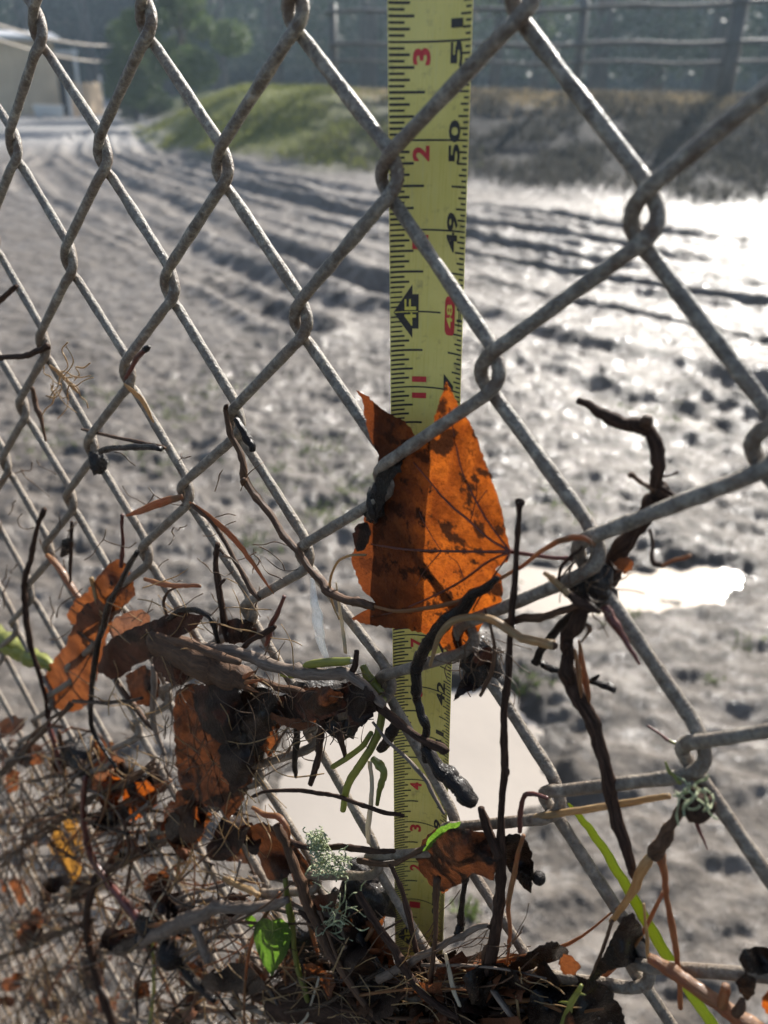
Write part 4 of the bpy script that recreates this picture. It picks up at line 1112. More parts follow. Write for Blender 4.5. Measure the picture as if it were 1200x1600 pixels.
stick('level_twig', 'black twig lying level through a left wire joint', 'twig', 'bark_wet', [(158, 705, 10), (178, 700, 9), (205, 698, 10), (230, 700, 11), (252, 703, 8)], 5)
stick('needle_twig', 'thin straight twig above the level black twig', 'twig', 'bark_brown', [(128, 671, 4), (165, 680, 5), (205, 688, 6), (235, 695, 7), (256, 700, 6)], 2)
lump('joint_litter', 'black litter lump at the joint of the level twig', 'clump', 'clump', 153, 722, 14, 20, 0, .4, 3)
stick('poking_twig', 'dark twig poking through the far left wire loop', 'twig', 'bark_dark', [(-8, 560, 9), (20, 559, 9), (45, 556, 10), (62, 549, 10), (74, 543, 10)], 4)
stick('corner_twig', 'dark twig slanting out at the left edge high up', 'twig', 'bark_dark', [(-6, 474, 10), (10, 462, 9), (26, 448, 8)], 1)
stick('budded_twig', 'thin dark twig with round bud lying along a wire', 'twig', 'bark_red', [(196, 592, 6), (205, 572, 8), (216, 556, 9), (226, 546, 8)], 6, [('bud', 'bark_wet', [(224, 547, 8), (228, 544, 11), (232, 542, 6)], 6)])
ribbon('straw_wrap', 'tan straw wrapped round a left wire joint', 'straw', 'straw', [(78, 572, 5), (92, 582, 8), (104, 594, 9), (114, 604, 9), (122, 614, 4)], 6, .5)
ribbon('straw_wrap', 'tan straw strip bound to the wire below the budded twig', 'straw', 'straw', [(194, 600, 5), (208, 612, 10), (222, 625, 12), (233, 645, 10), (240, 660, 4)], 5, .4)
hairs('straw_wisps', 'loose straw wisps hanging on the left wire joints', 'straw', 18, (80, 580, 120, 625), 40, 2.2, 5, 33, (0.4, 1), .7)
stick('hanging_stalk', 'dark stem hanging under the straw wrapped joint', 'stem', 'bark_brown', [(50, 605, 7), (54, 630, 8), (60, 645, 9), (66, 665, 5), (72, 690, 4)], 4)
stick('leaning_twig', 'long thin black twig leaning through the far left mesh', 'twig', 'bark_dark', [(70, 796, 9), (60, 822, 7), (48, 858, 9), (41, 895, 9), (38, 930, 9), (42, 970, 9), (50, 1015, 8), (62, 1055, 7), (70, 1085, 6), (73, 1120, 5)], 6)
stick('bud_stalk', 'black stem carrying an oval bud beside the leaning twig', 'stem', 'bark_dark', [(112, 815, 5), (111, 850, 6), (110, 880, 6), (110, 910, 4)], 3, [('bud', 'bark_wet', [(112, 842, 6), (106, 852, 16), (101, 862, 15), (97, 868, 6)], 3)])
stick('tan_stalk', 'tan brown stem slanting down to the curled leaves', 'stem', 'straw_orange', [(74, 868, 8), (92, 888, 10), (110, 912, 10), (125, 935, 9), (136, 950, 7)], 3)
stick('reddish_root', 'frayed reddish root standing over the curled leaves', 'root', 'bark_red', [(191, 804, 6), (191, 830, 5), (190, 858, 6), (189, 885, 7)], 3)

# --- the pile on the left: curled leaves, bark roll, grey branch
leaf('curled_leaf', 'orange brown curled leaf at the left end of the pile', 'leaf_rust', [(72, 1052), (84, 1030), (100, 1012), (112, 985), (122, 958), (136, 942), (152, 935), (172, 948), (178, 965), (168, 992), (160, 1025), (152, 1062), (144, 1090), (128, 1108), (98, 1114), (80, 1100), (70, 1076)],
     [(80, 1060, -4), (120, 1040, 5), (140, 960, 9), (160, 1000, 2), (110, 1105, 0)], 4, 6, 1.2, 2, veins=[[(78, 1108, 3), (105, 1080, 3), (130, 1045, 2.6), (150, 1000, 2.2), (158, 960, 2)]], stalk=[(78, 1108, 6, 3), (76, 1130, 7, 5), (84, 1160, 8, 6), (95, 1195, 9, 6), (100, 1205, 5, 6)])
leaf('folded_leaf', 'red brown folded leaf on top of the left pile', 'leaf_rust', [(104, 960), (116, 938), (138, 925), (150, 905), (166, 888), (182, 874), (196, 880), (206, 905), (212, 930), (198, 944), (178, 955), (158, 966), (134, 975), (112, 976)], [(110, 965, 0), (160, 915, 10), (200, 900, 2), (190, 945, 7)], 5, 6, 1.4, 2.2)
leaf('pink_leaf', 'pinkish wet leaf fold shining on the left pile', 'leaf_pink', [(170, 985), (178, 966), (200, 956), (222, 952), (234, 962), (236, 976), (214, 986), (190, 994), (176, 998)], [(180, 985, 8), (230, 965, 4)], 10, 5)
leaf('dark_roll_leaf', 'dark purple brown leaf rolled across the left pile', 'leaf_dark', [(152, 1048), (160, 1016), (176, 996), (200, 984), (226, 974), (256, 962), (286, 956), (318, 962), (306, 982), (280, 996), (256, 1008), (244, 1022), (226, 1034), (206, 1042), (192, 1056), (174, 1062)], [(160, 1040, 4), (220, 990, 14), (300, 962, 10), (200, 1050, 2)], 8, 6, 1.2, 2)
stick('bark_roll', 'fat reddish brown roll of bark with a splintered end', 'bark', 'bark_brown', [(236, 992, 30), (260, 1004, 40), (290, 1020, 46), (322, 1035, 48), (352, 1050, 46), (378, 1062, 38), (392, 1068, 26)], 10,
      [('splinter', 'straw_orange', [(384, 1066, 8), (398, 1063, 6), (412, 1062, 2)], 14), ('splinter', 'straw_orange', [(382, 1058, 8), (392, 1052, 5), (400, 1048, 2)], 16), ('splinter', 'straw_orange', [(386, 1072, 7), (396, 1078, 5), (404, 1082, 2)], 12)], .09, 12)
stick('grey_branch', 'grey barked branch running from the pile to the tape', 'branch', 'bark_grey', [(318, 1010, 14), (350, 1018, 18), (385, 1026, 18), (420, 1038, 19), (455, 1047, 19), (490, 1054, 18), (520, 1052, 18), (545, 1052, 18), (562, 1066, 16), (585, 1088, 13), (602, 1106, 11)], 14, [('side_shoot', 'bark_dark', [(548, 1052, 12), (556, 1038, 10), (558, 1020, 8)], 13)], .08, 10)
stick('straw_over_roll', 'brown straw lying along the top of the bark roll', 'straw', 'bark_brown', [(246, 992, 8), (275, 1002, 11), (310, 1014, 12), (345, 1026, 13), (375, 1036, 10)], 22)
stick('arched_twig', 'shiny dark twig arching over the bark roll', 'twig', 'bark_wet', [(262, 968, 8), (285, 955, 9), (308, 953, 10), (326, 964, 10), (336, 985, 9), (342, 1008, 8)], 12)
stick('red_stalk', 'thin reddish stalk leaning from the wire to the pile', 'stalk', 'bark_red', [(444, 932, 6), (436, 952, 7), (426, 972, 9), (420, 995, 9), (414, 1008, 6)], 5)
stick('bleached_stick', 'pale thin stick standing in the left pile', 'twig', 'straw', [(142, 903, 7), (146, 920, 6), (153, 942, 6), (160, 960, 5)], 9)
stick('black_stalk', 'black stalk leaning across the curled leaf down to the mesh', 'stalk', 'bark_wet', [(215, 862, 8), (200, 890, 9), (182, 925, 10), (166, 962, 11), (155, 1000, 10), (148, 1045, 10), (143, 1085, 9), (142, 1120, 8), (150, 1150, 7), (165, 1175, 6), (182, 1198, 5)], 12)
stick('cross_twig', 'thin black twig lying across below the curled leaf', 'twig', 'bark_wet', [(115, 1095, 6), (140, 1096, 6), (170, 1097, 7), (200, 1096, 6), (222, 1090, 5)], 13)
leaf('hanging_leaf', 'large dark brown leaf hanging below the bark roll with glowing patches', 'leaf_brown', [(274, 1082), (296, 1068), (330, 1074), (366, 1088), (402, 1096), (432, 1112), (438, 1136), (424, 1160), (406, 1186), (394, 1222), (374, 1262), (358, 1282), (342, 1262), (316, 1256), (292, 1246), (278, 1220), (273, 1170), (271, 1120)],
     [(280, 1090, 6), (300, 1200, 2), (420, 1130, -2), (350, 1150, 10), (360, 1270, 6), (285, 1230, 8)], 5, 7, 1.4, 2.6, veins=[[(300, 1080, 3), (318, 1140, 3), (335, 1200, 2.6), (352, 1270, 2)], [(318, 1140, 2), (360, 1160, 2), (400, 1180, 1.6)], [(322, 1150, 2), (300, 1190, 1.6), (285, 1225, 1.2)]], vmat='bark_dark')
leaf('tongue_leaf', 'grey brown tongue shaped leaf hanging under the pile', 'leaf_brown', [(276, 1236), (298, 1232), (316, 1250), (322, 1275), (318, 1300), (304, 1317), (290, 1318), (280, 1302), (272, 1272)], [(280, 1245, 8), (300, 1310, 14), (315, 1260, 4)], 9, 6)
leaf('black_curl', 'small black curled leaf left of the tongue shaped leaf', 'leaf_black', [(256, 1282), (270, 1268), (280, 1275), (282, 1298), (292, 1322), (290, 1342), (278, 1344), (270, 1322), (258, 1304)], [(260, 1285, 12), (285, 1335, 6)], 9, 5)
lump('rot_mass', 'black rotten litter mass below the bark roll', 'clump', 'clump', 388, 1122, 58, 66, 2, .6, 21, rdepth=40)
lump('rot_mass', 'black rotten litter mass under the grey branch', 'clump', 'clump', 505, 1104, 66, 34, 0, .55, 25)
leaf('dark_curved_leaf', 'dark curved leaf under the grey branch', 'leaf_dark', [(418, 1088), (450, 1084), (490, 1078), (530, 1068), (560, 1062), (566, 1090), (540, 1112), (500, 1126), (462, 1128), (430, 1116)], [(430, 1100, 10), (500, 1095, 16), (560, 1075, 8)], 12, 6)
leaf('tan_edge_leaf', 'tan edged curled strip under the dark curved leaf', 'leaf_rust', [(418, 1112), (450, 1122), (486, 1124), (496, 1118), (492, 1134), (470, 1142), (440, 1134), (422, 1122)], off=13, step=5)
leaf('flap_leaf', 'dark flap of leaf hanging left of the tape', 'leaf_dark', [(545, 1068), (566, 1060), (572, 1090), (566, 1130), (552, 1150), (543, 1120)], off=12, step=6)
for pts, mt, o_, lab in (
        ([(300, 1072), (340, 1066), (372, 1078), (384, 1112), (372, 1150), (346, 1162), (318, 1140), (304, 1106)], 'leaf_dark', 16, 'dark crumpled leaf just below the bark roll'),
        ([(376, 1078), (412, 1074), (436, 1092), (430, 1130), (410, 1166), (388, 1176), (376, 1140)], 'leaf_black', 14, 'black leaf pressed against the rot mass'),
        ([(350, 1150), (384, 1158), (398, 1186), (386, 1222), (364, 1240), (348, 1212), (342, 1178)], 'leaf_dark', 15, 'dark leaf lapped over the middle of the hanging leaf'),
        ([(236, 1010), (262, 1006), (288, 1026), (300, 1050), (284, 1072), (258, 1064), (240, 1040)], 'leaf_dark', 12, 'dark leaf under the left end of the bark roll'),
        ([(404, 1130), (430, 1136), (438, 1156), (424, 1182), (408, 1172)], 'leaf_rust', 9, 'rusty leaf corner glowing right of the rot mass'),
        ([(196, 1056), (222, 1040), (246, 1052), (252, 1080), (236, 1104), (212, 1098), (200, 1078)], 'leaf_brown', 6, 'brown leaf hanging below the dark rolled leaf'),
        ([(340, 975), (366, 966), (392, 972), (404, 990), (388, 1006), (358, 1006), (342, 994)], 'leaf_dark', 4, 'dark leaf tucked under the wire above the pile'),
        ([(474, 1076), (512, 1072), (536, 1084), (530, 1110), (500, 1120), (476, 1104)], 'leaf_brown', 18, 'brown leaf below the middle of the grey branch'),
        ([(536, 1074), (562, 1066), (584, 1084), (588, 1112), (566, 1136), (544, 1118)], 'leaf_dark', 16, 'dark leaf at the right end of the grey branch')):
    cx_ = sum(p[0] for p in pts) / len(pts); cy_ = sum(p[1] for p in pts) / len(pts)
    leaf('pile_leaf', lab, mt, pts, [(cx_, cy_, o_ + 3), (*pts[0], o_ - 5), (*pts[3], o_ - 4), (*pts[-2], o_ + 1)], o_, 5, 1.6, 2.4)
hairs('pile_fibres', 'fine rootlets hanging in the left pile', 'fibre', 60, (255, 1000, 440, 1190), 70, 1.6, 13, 34, (0.15, 1), .28)
hairs('branch_fibres', 'fine rootlets under the grey branch', 'fibre', 45, (420, 1060, 565, 1150), 55, 1.7, 11, 35, (0.3, 1), .7)
for i, (pts, mt, lab) in enumerate((
        ([(505, 1128, 10), (500, 1160, 12), (496, 1190, 11), (486, 1225, 8)], 'bark_dark', 'dark hanging stub below the dark curved leaf'),
        ([(464, 1130, 10), (462, 1165, 11), (460, 1195, 9), (462, 1215, 5)], 'bark_wet', 'black hanging stub beside the rot mass'),
        ([(530, 1130, 10), (534, 1158, 10), (540, 1185, 7)], 'bark_dark', 'short dark stub nearest the olive stem'),
        ([(400, 1060, 8), (440, 1075, 12), (470, 1083, 12), (490, 1084, 7)], 'bark_brown', 'reddish brown twig crossing under the grey branch'),
        ([(372, 1020, 7), (390, 1002, 9), (420, 985, 11), (430, 980, 6)], 'bark_dark', 'dark twig stub leaning on the wire above the pile'),
        ([(420, 1180, 4), (440, 1150, 4), (462, 1120, 4)], 'bark_brown', 'hair thin twig before the puddle'),
        ([(226, 905, 6), (255, 912, 8), (285, 916, 7), (312, 916, 5)], 'straw_orange', 'tan twig lying level behind the pile'),
        ([(260, 960, 5), (256, 940, 5), (262, 925, 4), (275, 918, 4)], 'bark_brown', 'small hooked brown tendril behind the pile'),
        ([(240, 1040, 8), (242, 1070, 9), (240, 1110, 9), (246, 1150, 8), (258, 1180, 6)], 'bark_grey', 'grey green stem hanging at the pile middle'),
        ([(180, 1060, 6), (200, 1090, 8), (222, 1120, 8), (240, 1140, 5)], 'bark_brown', 'brown twig slanting under the dark rolled leaf'))):
    stick('hanging_stub' if 'stub' in lab else 'pile_twig', lab, 'twig', mt, pts, 8)

# --- lower middle
leaf('thin_leaf', 'thin mottled brown leaf hanging above the brown stem', 'leaf_brown', [(392, 1290), (412, 1284), (436, 1296), (458, 1312), (470, 1336), (462, 1362), (440, 1374), (420, 1376), (408, 1352), (398, 1322)], [(400, 1295, 8), (460, 1330, 2), (425, 1370, 10)], 7, 6)
leaf('thin_leaf', 'dark reddish leaf hanging right of the brown stem', 'leaf_brown', [(448, 1322), (466, 1326), (482, 1350), (492, 1382), (478, 1384), (458, 1372), (446, 1350)], off=3, step=6)
stick('brown_stalk', 'long straight brown stem slanting to the bottom edge', 'stem', 'bark_brown', [(432, 1290, 13), (448, 1325, 15), (462, 1360, 16), (478, 1400, 16), (494, 1440, 16), (515, 1485, 15), (542, 1528, 14), (568, 1565, 13), (600, 1606, 11)], 12)
stick('peeled_root', 'orange tan root curling beside the brown stem', 'root', 'straw_orange', [(395, 1262, 6), (415, 1274, 9), (438, 1282, 10), (450, 1298, 7), (452, 1312, 3)], 10)
leaf('green_leaf', 'fresh green heart shaped leaf at the bottom', 'leaf_green', [(424, 1526), (412, 1508), (402, 1488), (396, 1464), (398, 1444), (410, 1434), (424, 1438), (436, 1434), (450, 1442), (456, 1460), (452, 1482), (440, 1504)], [(400, 1450, 14), (425, 1470, 20), (450, 1455, 16), (424, 1520, 22)], 18, 6, .6, 1, veins=[[(426, 1436, 2.4), (426, 1470, 2), (424, 1518, 1.2)], [(426, 1455, 1.4), (444, 1448, 1)], [(426, 1455, 1.4), (406, 1450, 1)], [(426, 1475, 1.2), (446, 1468, 1)], [(426, 1475, 1.2), (404, 1472, 1)]], vmat='stem_green')
leaf('green_scrap', 'small bright green leaf scrap above the heart shaped leaf', 'leaf_green', [(380, 1432), (392, 1430), (400, 1436), (396, 1450), (388, 1446)], off=3, step=4)
stick('yellow_stalk', 'yellow green stem beside the heart shaped leaf', 'stem', 'stem_green', [(446, 1372, 8), (449, 1400, 9), (453, 1425, 11), (458, 1450, 9), (460, 1480, 8), (466, 1515, 9), (476, 1545, 9), (481, 1564, 8)], 9, (), .05)
hairs('lichen_tuft', 'tuft of pale green lichen above the knotty twig', 'lichen', 90, (484, 1304, 510, 1330), 15, 2.2, 12, 36, (0, 1), 1.5, 'lichen')
hairs('lichen_tuft', 'tuft of pale green lichen below the knotty twig', 'lichen', 130, (488, 1334, 542, 1366), 17, 2.2, 12, 46, (1, .6), 1.5, 'lichen')
hairs('lichen_strands', 'dull green lichen strands below the pale tuft', 'lichen', 34, (495, 1395, 545, 1460), 46, 1.9, 8, 37, (0.3, 1), 1.0, 'lichen')
leaf('side_leaf', 'reddish brown leaf standing left of the tape foot', 'leaf_rust', [(521, 1452), (545, 1440), (575, 1438), (600, 1448), (602, 1480), (596, 1512), (580, 1530), (556, 1516), (534, 1492)], [(530, 1455, -4), (600, 1470, 2), (560, 1490, 4)], 0, 6)
leaf('black_leaf', 'black wet leaf lying at the bottom left', 'leaf_black', [(312, 1534), (326, 1520), (346, 1518), (360, 1504), (378, 1504), (396, 1516), (412, 1532), (418, 1546), (390, 1554), (352, 1550), (326, 1548)], [(320, 1535, 14), (370, 1510, 6), (410, 1545, 12)], 11, 6)
stick('forked_stick', 'pale grey forked stick with a black end lower left', 'stick', 'bark_grey', [(186, 1482, 17), (205, 1474, 19), (235, 1463, 21), (265, 1450, 22), (295, 1432, 23), (318, 1424, 20), (345, 1420, 18), (380, 1418, 17), (415, 1412, 15), (448, 1404, 12)], 12,
      [('fork', 'bark_grey', [(296, 1436, 17), (308, 1450, 17), (317, 1472, 17), (324, 1492, 18), (326, 1499, 16)], 14), ('black_end', 'bark_wet', [(183, 1484, 14), (190, 1480, 21), (205, 1474, 21), (222, 1467, 20)], 12.3)], .08, 11)
stick('red_twig', 'glossy dark red twig bending down to the forked stick', 'twig', 'bark_red', [(133, 1215, 8), (130, 1245, 8), (130, 1275, 9), (135, 1310, 10), (144, 1340, 11), (160, 1366, 11), (180, 1392, 12), (202, 1418, 14), (220, 1440, 16)], 12, [('swollen_end', 'bark_wet', [(216, 1436, 16), (226, 1446, 26), (236, 1452, 24), (242, 1456, 12)], 12)], .06)
lump('wet_gall', 'round black wet gall under the forked stick', 'gall', 'bark_wet', 266, 1492, 22, 23, 14, .12, 5)
stick('gall_stalk', 'black stem running down right from the wet gall', 'stem', 'bark_wet', [(282, 1508, 14), (300, 1530, 14), (318, 1548, 13), (335, 1562, 10)], 11)
stick('long_black_stalk', 'long black stem rising through the lower left mesh', 'stem', 'bark_dark', [(152, 1370, 12), (140, 1400, 11), (136, 1430, 11), (138, 1465, 12), (146, 1505, 11), (156, 1545, 11), (170, 1585, 12), (178, 1612, 11)], 10)
stick('thin_root', 'thin black root hanging from the forked stick', 'root', 'bark_dark', [(240, 1480, 4), (224, 1510, 4), (214, 1545, 4), (214, 1590, 4)], 9)
leaf('yellow_leaf', 'yellow brown leaf hanging in the far left mesh', 'leaf_yellow', [(74, 1322), (84, 1300), (100, 1280), (118, 1276), (128, 1300), (130, 1330), (126, 1362), (120, 1382), (106, 1366), (92, 1344)], off=-6, step=6)
stick('green_stalk', 'blurred yellow green stalk at the left edge', 'stalk', 'stem_green', [(-14, 985, 26), (8, 1000, 28), (30, 1016, 26), (52, 1026, 24), (70, 1034, 20), (80, 1042, 12)], -4, (), .12)
stick('leaf_stalk', 'tan pale stem tied across the forked stick', 'stem', 'straw', [(350, 1372, 8), (372, 1384, 9), (396, 1394, 9), (404, 1398, 7)], 9)

# --- right of the tape, below
leaf('rolled_leaf', 'brown rolled leaf wrapped round the wire right of the tape', 'leaf_brown', [(648, 1338), (660, 1312), (682, 1294), (706, 1290), (734, 1296), (758, 1302), (776, 1318), (778, 1346), (772, 1376), (756, 1370), (738, 1364), (716, 1382), (694, 1394), (676, 1386), (660, 1366)],
     [(660, 1330, 2), (700, 1300, 12), (720, 1330, 16), (760, 1350, 12), (690, 1385, 4), (770, 1320, 6)], 9, 6, 1.3, 2.6)
leaf('red_scrap', 'red glowing scrap under the rolled leaf', 'leaf_rust', [(686, 1372), (700, 1362), (708, 1376), (700, 1392), (690, 1396)], off=0, step=4)
leaf('black_hood', 'black leaf hanging like a hood right of the rolled leaf', 'leaf_black', [(786, 1306), (806, 1302), (822, 1312), (832, 1332), (834, 1362), (830, 1396), (818, 1388), (802, 1368), (788, 1346), (784, 1326)], [(790, 1310, 8), (825, 1340, -2), (825, 1390, 4)], 5, 6)
lump('dark_bead', 'small dark berry at the edge of the black hood leaf', 'berry', 'bark_wet', 842, 1372, 11, 12, 1, .08, 2)
stick('clubbed_twig', 'short black twig with club end hanging below the rolled leaf', 'twig', 'bark_wet', [(728, 1352, 16), (727, 1370, 9), (724, 1395, 8), (721, 1420, 9), (719, 1440, 12), (717, 1455, 15)], 8)
leaf('green_strip', 'dark green strip of leaf folded over the rolled leaf', 'leaf_green', [(660, 1330), (668, 1312), (682, 1296), (702, 1286), (720, 1284), (718, 1290), (698, 1298), (682, 1312), (670, 1328)], off=16, step=5)
stick('knobbly_twig', 'pale knobbly twig slanting before the tape foot', 'twig', 'bark_grey', [(592, 1530, 13), (620, 1518, 12), (645, 1502, 11), (672, 1488, 10), (698, 1474, 9), (722, 1462, 9), (742, 1450, 8), (764, 1446, 7)], 11, [('bud', 'bark_dark', [(762, 1446, 6), (767, 1451, 5)], 11), ('bud', 'bark_dark', [(714, 1466, 6), (712, 1460, 5)], 11)])
stick('bent_dark_stalk', 'long dark stem bending across the foot of the tape', 'stem', 'bark_dark', [(560, 1395, 12), (585, 1430, 12), (605, 1465, 13), (622, 1495, 14), (640, 1525, 13), (662, 1552, 13), (690, 1575, 12), (716, 1590, 9)], 14)
ribbon('peach_straw', 'pale peach straw standing at the tape foot', 'straw', 'root_pale', [(696, 1490, 7), (702, 1515, 10), (708, 1545, 11), (718, 1572, 9)], 12, .4)
stick('root_thread', 'brown thread of root hanging before the lower tape', 'root', 'bark_brown', [(684, 1372, 12), (682, 1405, 10), (681, 1440, 7), (680, 1475, 7), (676, 1515, 8), (670, 1560, 7)], 12)
stick('wire_straw', 'straight golden straw lying under the right wire', 'straw', 'straw', [(806, 1284, 8), (850, 1275, 11), (900, 1267, 11), (955, 1258, 11), (1010, 1249, 10), (1046, 1244, 9)], 3, (), .03)
stick('bent_stalk', 'rust brown stalk bent sharply before the right wire', 'stalk', 'bark_red', [(812, 1300, 7), (812, 1275, 8), (817, 1252, 8), (824, 1239, 8), (838, 1241, 7), (856, 1248, 6)], 9)
stick('orange_thread', 'thin orange stalk hanging beside the upright dark stem', 'stalk', 'straw_orange', [(818, 1305, 8), (808, 1340, 8), (800, 1375, 9), (796, 1410, 9), (796, 1450, 7), (794, 1490, 5), (791, 1522, 3)], 10)
ribbon('grass_leaf', 'bright green grass blade slanting to the bottom right', 'grass blade', 'blade_green', [(888, 1255, 5), (902, 1272, 14), (925, 1300, 19), (955, 1345, 21), (985, 1395, 23), (1015, 1448, 25), (1045, 1500, 26), (1080, 1552, 26), (1125, 1620, 25)], -8, .1)
leaf('black_wrap', 'black leaf wrapped round the right wire above the bottom joint', 'leaf_black', [(918, 1538), (932, 1512), (946, 1486), (960, 1456), (974, 1432), (988, 1426), (1002, 1446), (1009, 1472), (1011, 1492), (990, 1504), (972, 1512), (950, 1516), (934, 1530)], [(925, 1530, 8), (975, 1440, 8), (1005, 1480, -4), (965, 1490, 9)], 6, 6)
stick('golden_stalk', 'thick golden stalk slanting out at the bottom right', 'stalk', 'straw_orange', [(1014, 1496, 15), (1035, 1508, 18), (1062, 1526, 20), (1090, 1545, 22), (1118, 1565, 24), (1150, 1588, 25), (1190, 1612, 24)], 9,
      [('side_shoot', 'straw_orange', [(1128, 1572, 16), (1132, 1552, 17), (1134, 1540, 13)], 11), ('side_shoot', 'bark_brown', [(1150, 1585, 14), (1158, 1572, 16), (1160, 1562, 10)], 11)], .06, 10)
stick('frayed_root', 'frayed brown root hanging from the round knot on the right', 'root', 'bark_brown', [(1066, 1252, 10), (1055, 1280, 14), (1042, 1302, 20), (1030, 1322, 24), (1020, 1336, 18)], 6,
      [('translucent_strip', 'straw', [(1020, 1332, 14), (1004, 1352, 16), (992, 1378, 14), (978, 1408, 11), (962, 1430, 9), (955, 1442, 8)], 7), ('lower_strand', 'bark_brown', [(957, 1438, 6), (948, 1465, 6), (938, 1495, 6), (924, 1530, 6)], 8)])
stick('amber_stalk', 'thin amber stalk dropping from the frayed root', 'stalk', 'straw_orange', [(1030, 1334, 18), (1034, 1352, 13), (1039, 1385, 9), (1045, 1420, 9), (1050, 1450, 10), (1056, 1490, 9), (1062, 1530, 8), (1064, 1575, 7)], 5)
stick('dry_thread', 'short dry thread beside the green blade', 'stalk', 'straw', [(1006, 1412, 4), (1009, 1445, 5), (1012, 1480, 6), (1014, 1500, 4)], 4)
lump('round_knot', 'round dark knot bound with pale roots at the right wire', 'knot', 'bark_dark', 1090, 1258, 24, 30, 4, .2, 7)
hairs('knot_roots', 'pale green roots wrapped round the right knot', 'lichen', 14, (1070, 1222, 1108, 1265), 40, 3.6, 12, 38, (0.2, 1), .8, 'roots')
stick('thorn', 'sharp dark red thorn below the round right knot', 'thorn', 'bark_red', [(1088, 1284, 8), (1094, 1300, 6), (1101, 1315, 4), (1106, 1328, 1.5)], 4)
stick('small_sprig', 'small reddish sprig standing on the right wire joint', 'sprig', 'bark_red', [(1012, 1134, 4), (1030, 1146, 5), (1048, 1157, 6), (1065, 1166, 5), (1080, 1174, 4)], -2, [('green_tip', 'stem_green', [(1046, 1156, 3), (1055, 1162, 4), (1062, 1163, 3), (1070, 1168, 3)], 0)])
stick('green_tendril', 'tiny green tendril left of the round knot', 'tendril', 'stem_green', [(1040, 1190, 3), (1046, 1205, 6), (1056, 1216, 6), (1066, 1226, 5)], 6)
leaf('black_strap', 'glossy black curled leaf slanting up at the bottom middle', 'leaf_black', [(690, 1612), (716, 1580), (748, 1550), (776, 1524), (806, 1500), (836, 1482), (862, 1470), (884, 1480), (892, 1494), (868, 1502), (838, 1510), (812, 1524), (792, 1542), (768, 1566), (742, 1592), (722, 1614)],
     [(700, 1605, 6), (760, 1545, 14), (776, 1556, 4), (820, 1496, 16), (830, 1512, 5), (870, 1476, 12), (885, 1496, 2)], 9, 5, 1.2, 2.2, cat='leaf')
leaf('wet_black_leaf', 'broad wet black leaf at the bottom right of centre', 'leaf_black', [(824, 1575), (832, 1548), (856, 1530), (892, 1524), (930, 1530), (955, 1548), (972, 1576), (978, 1612), (826, 1612)], [(830, 1570, 12), (880, 1530, 2), (900, 1580, 12), (970, 1590, 4)], 8, 7, 1.8)
leaf('brown_flap', 'crumpled brown flap under the black strap', 'leaf_rust', [(880, 1490), (894, 1494), (908, 1510), (900, 1524), (880, 1522), (872, 1506)], off=10, step=5)
leaf('mauve_leaf', 'mauve brown leaf standing between tape foot and strap', 'leaf_brown', [(700, 1545), (712, 1524), (730, 1512), (748, 1524), (752, 1545), (738, 1562), (716, 1566)], off=2, step=5)
stick('thorny_stalk', 'bright green thorny stem at the bottom edge', 'stem', 'stem_green', [(876, 1612, 11), (886, 1585, 10), (896, 1560, 9), (908, 1538, 6)], 14, [('thorn', 'stem_green', [(890, 1568, 6), (880, 1566, 3), (873, 1566, 1)], 14), ('thorn', 'stem_green', [(900, 1552, 5), (910, 1553, 3), (916, 1555, 1)], 14)])
leaf('wet_leaf', 'black wet leaf hanging at the right edge near the bottom', 'leaf_black', [(1154, 1500), (1160, 1484), (1180, 1478), (1206, 1482), (1212, 1516), (1190, 1524), (1164, 1520)], [(1160, 1500, 12), (1200, 1490, 2)], 8, 6)
leaf('black_tip', 'black pointed leaf tip hanging below the right bottom wire', 'leaf_black', [(1148, 1536), (1164, 1518), (1182, 1530), (1180, 1552), (1168, 1564), (1156, 1552)], off=7, step=5)
leaf('orange_scrap', 'orange leaf scrap at the bottom right corner', 'leaf_orange', [(1190, 1560), (1200, 1548), (1214, 1556), (1214, 1584), (1196, 1582)], off=8, step=5)
stick('log_end', 'dark log with a tan cut end at the bottom middle', 'log', 'bark_dark', [(430, 1572, 34), (465, 1572, 40), (505, 1574, 42), (545, 1577, 38), (568, 1578, 30)], 4, [('cut_end', 'straw', [(566, 1578, 18), (574, 1578, 18)], 6)], .08, 12)
stick('grass_spear', 'thin green spear at the bottom left of the log', 'stem', 'stem_green', [(238, 1465, 4), (240, 1510, 5), (238, 1560, 5), (232, 1612, 5)], 8)

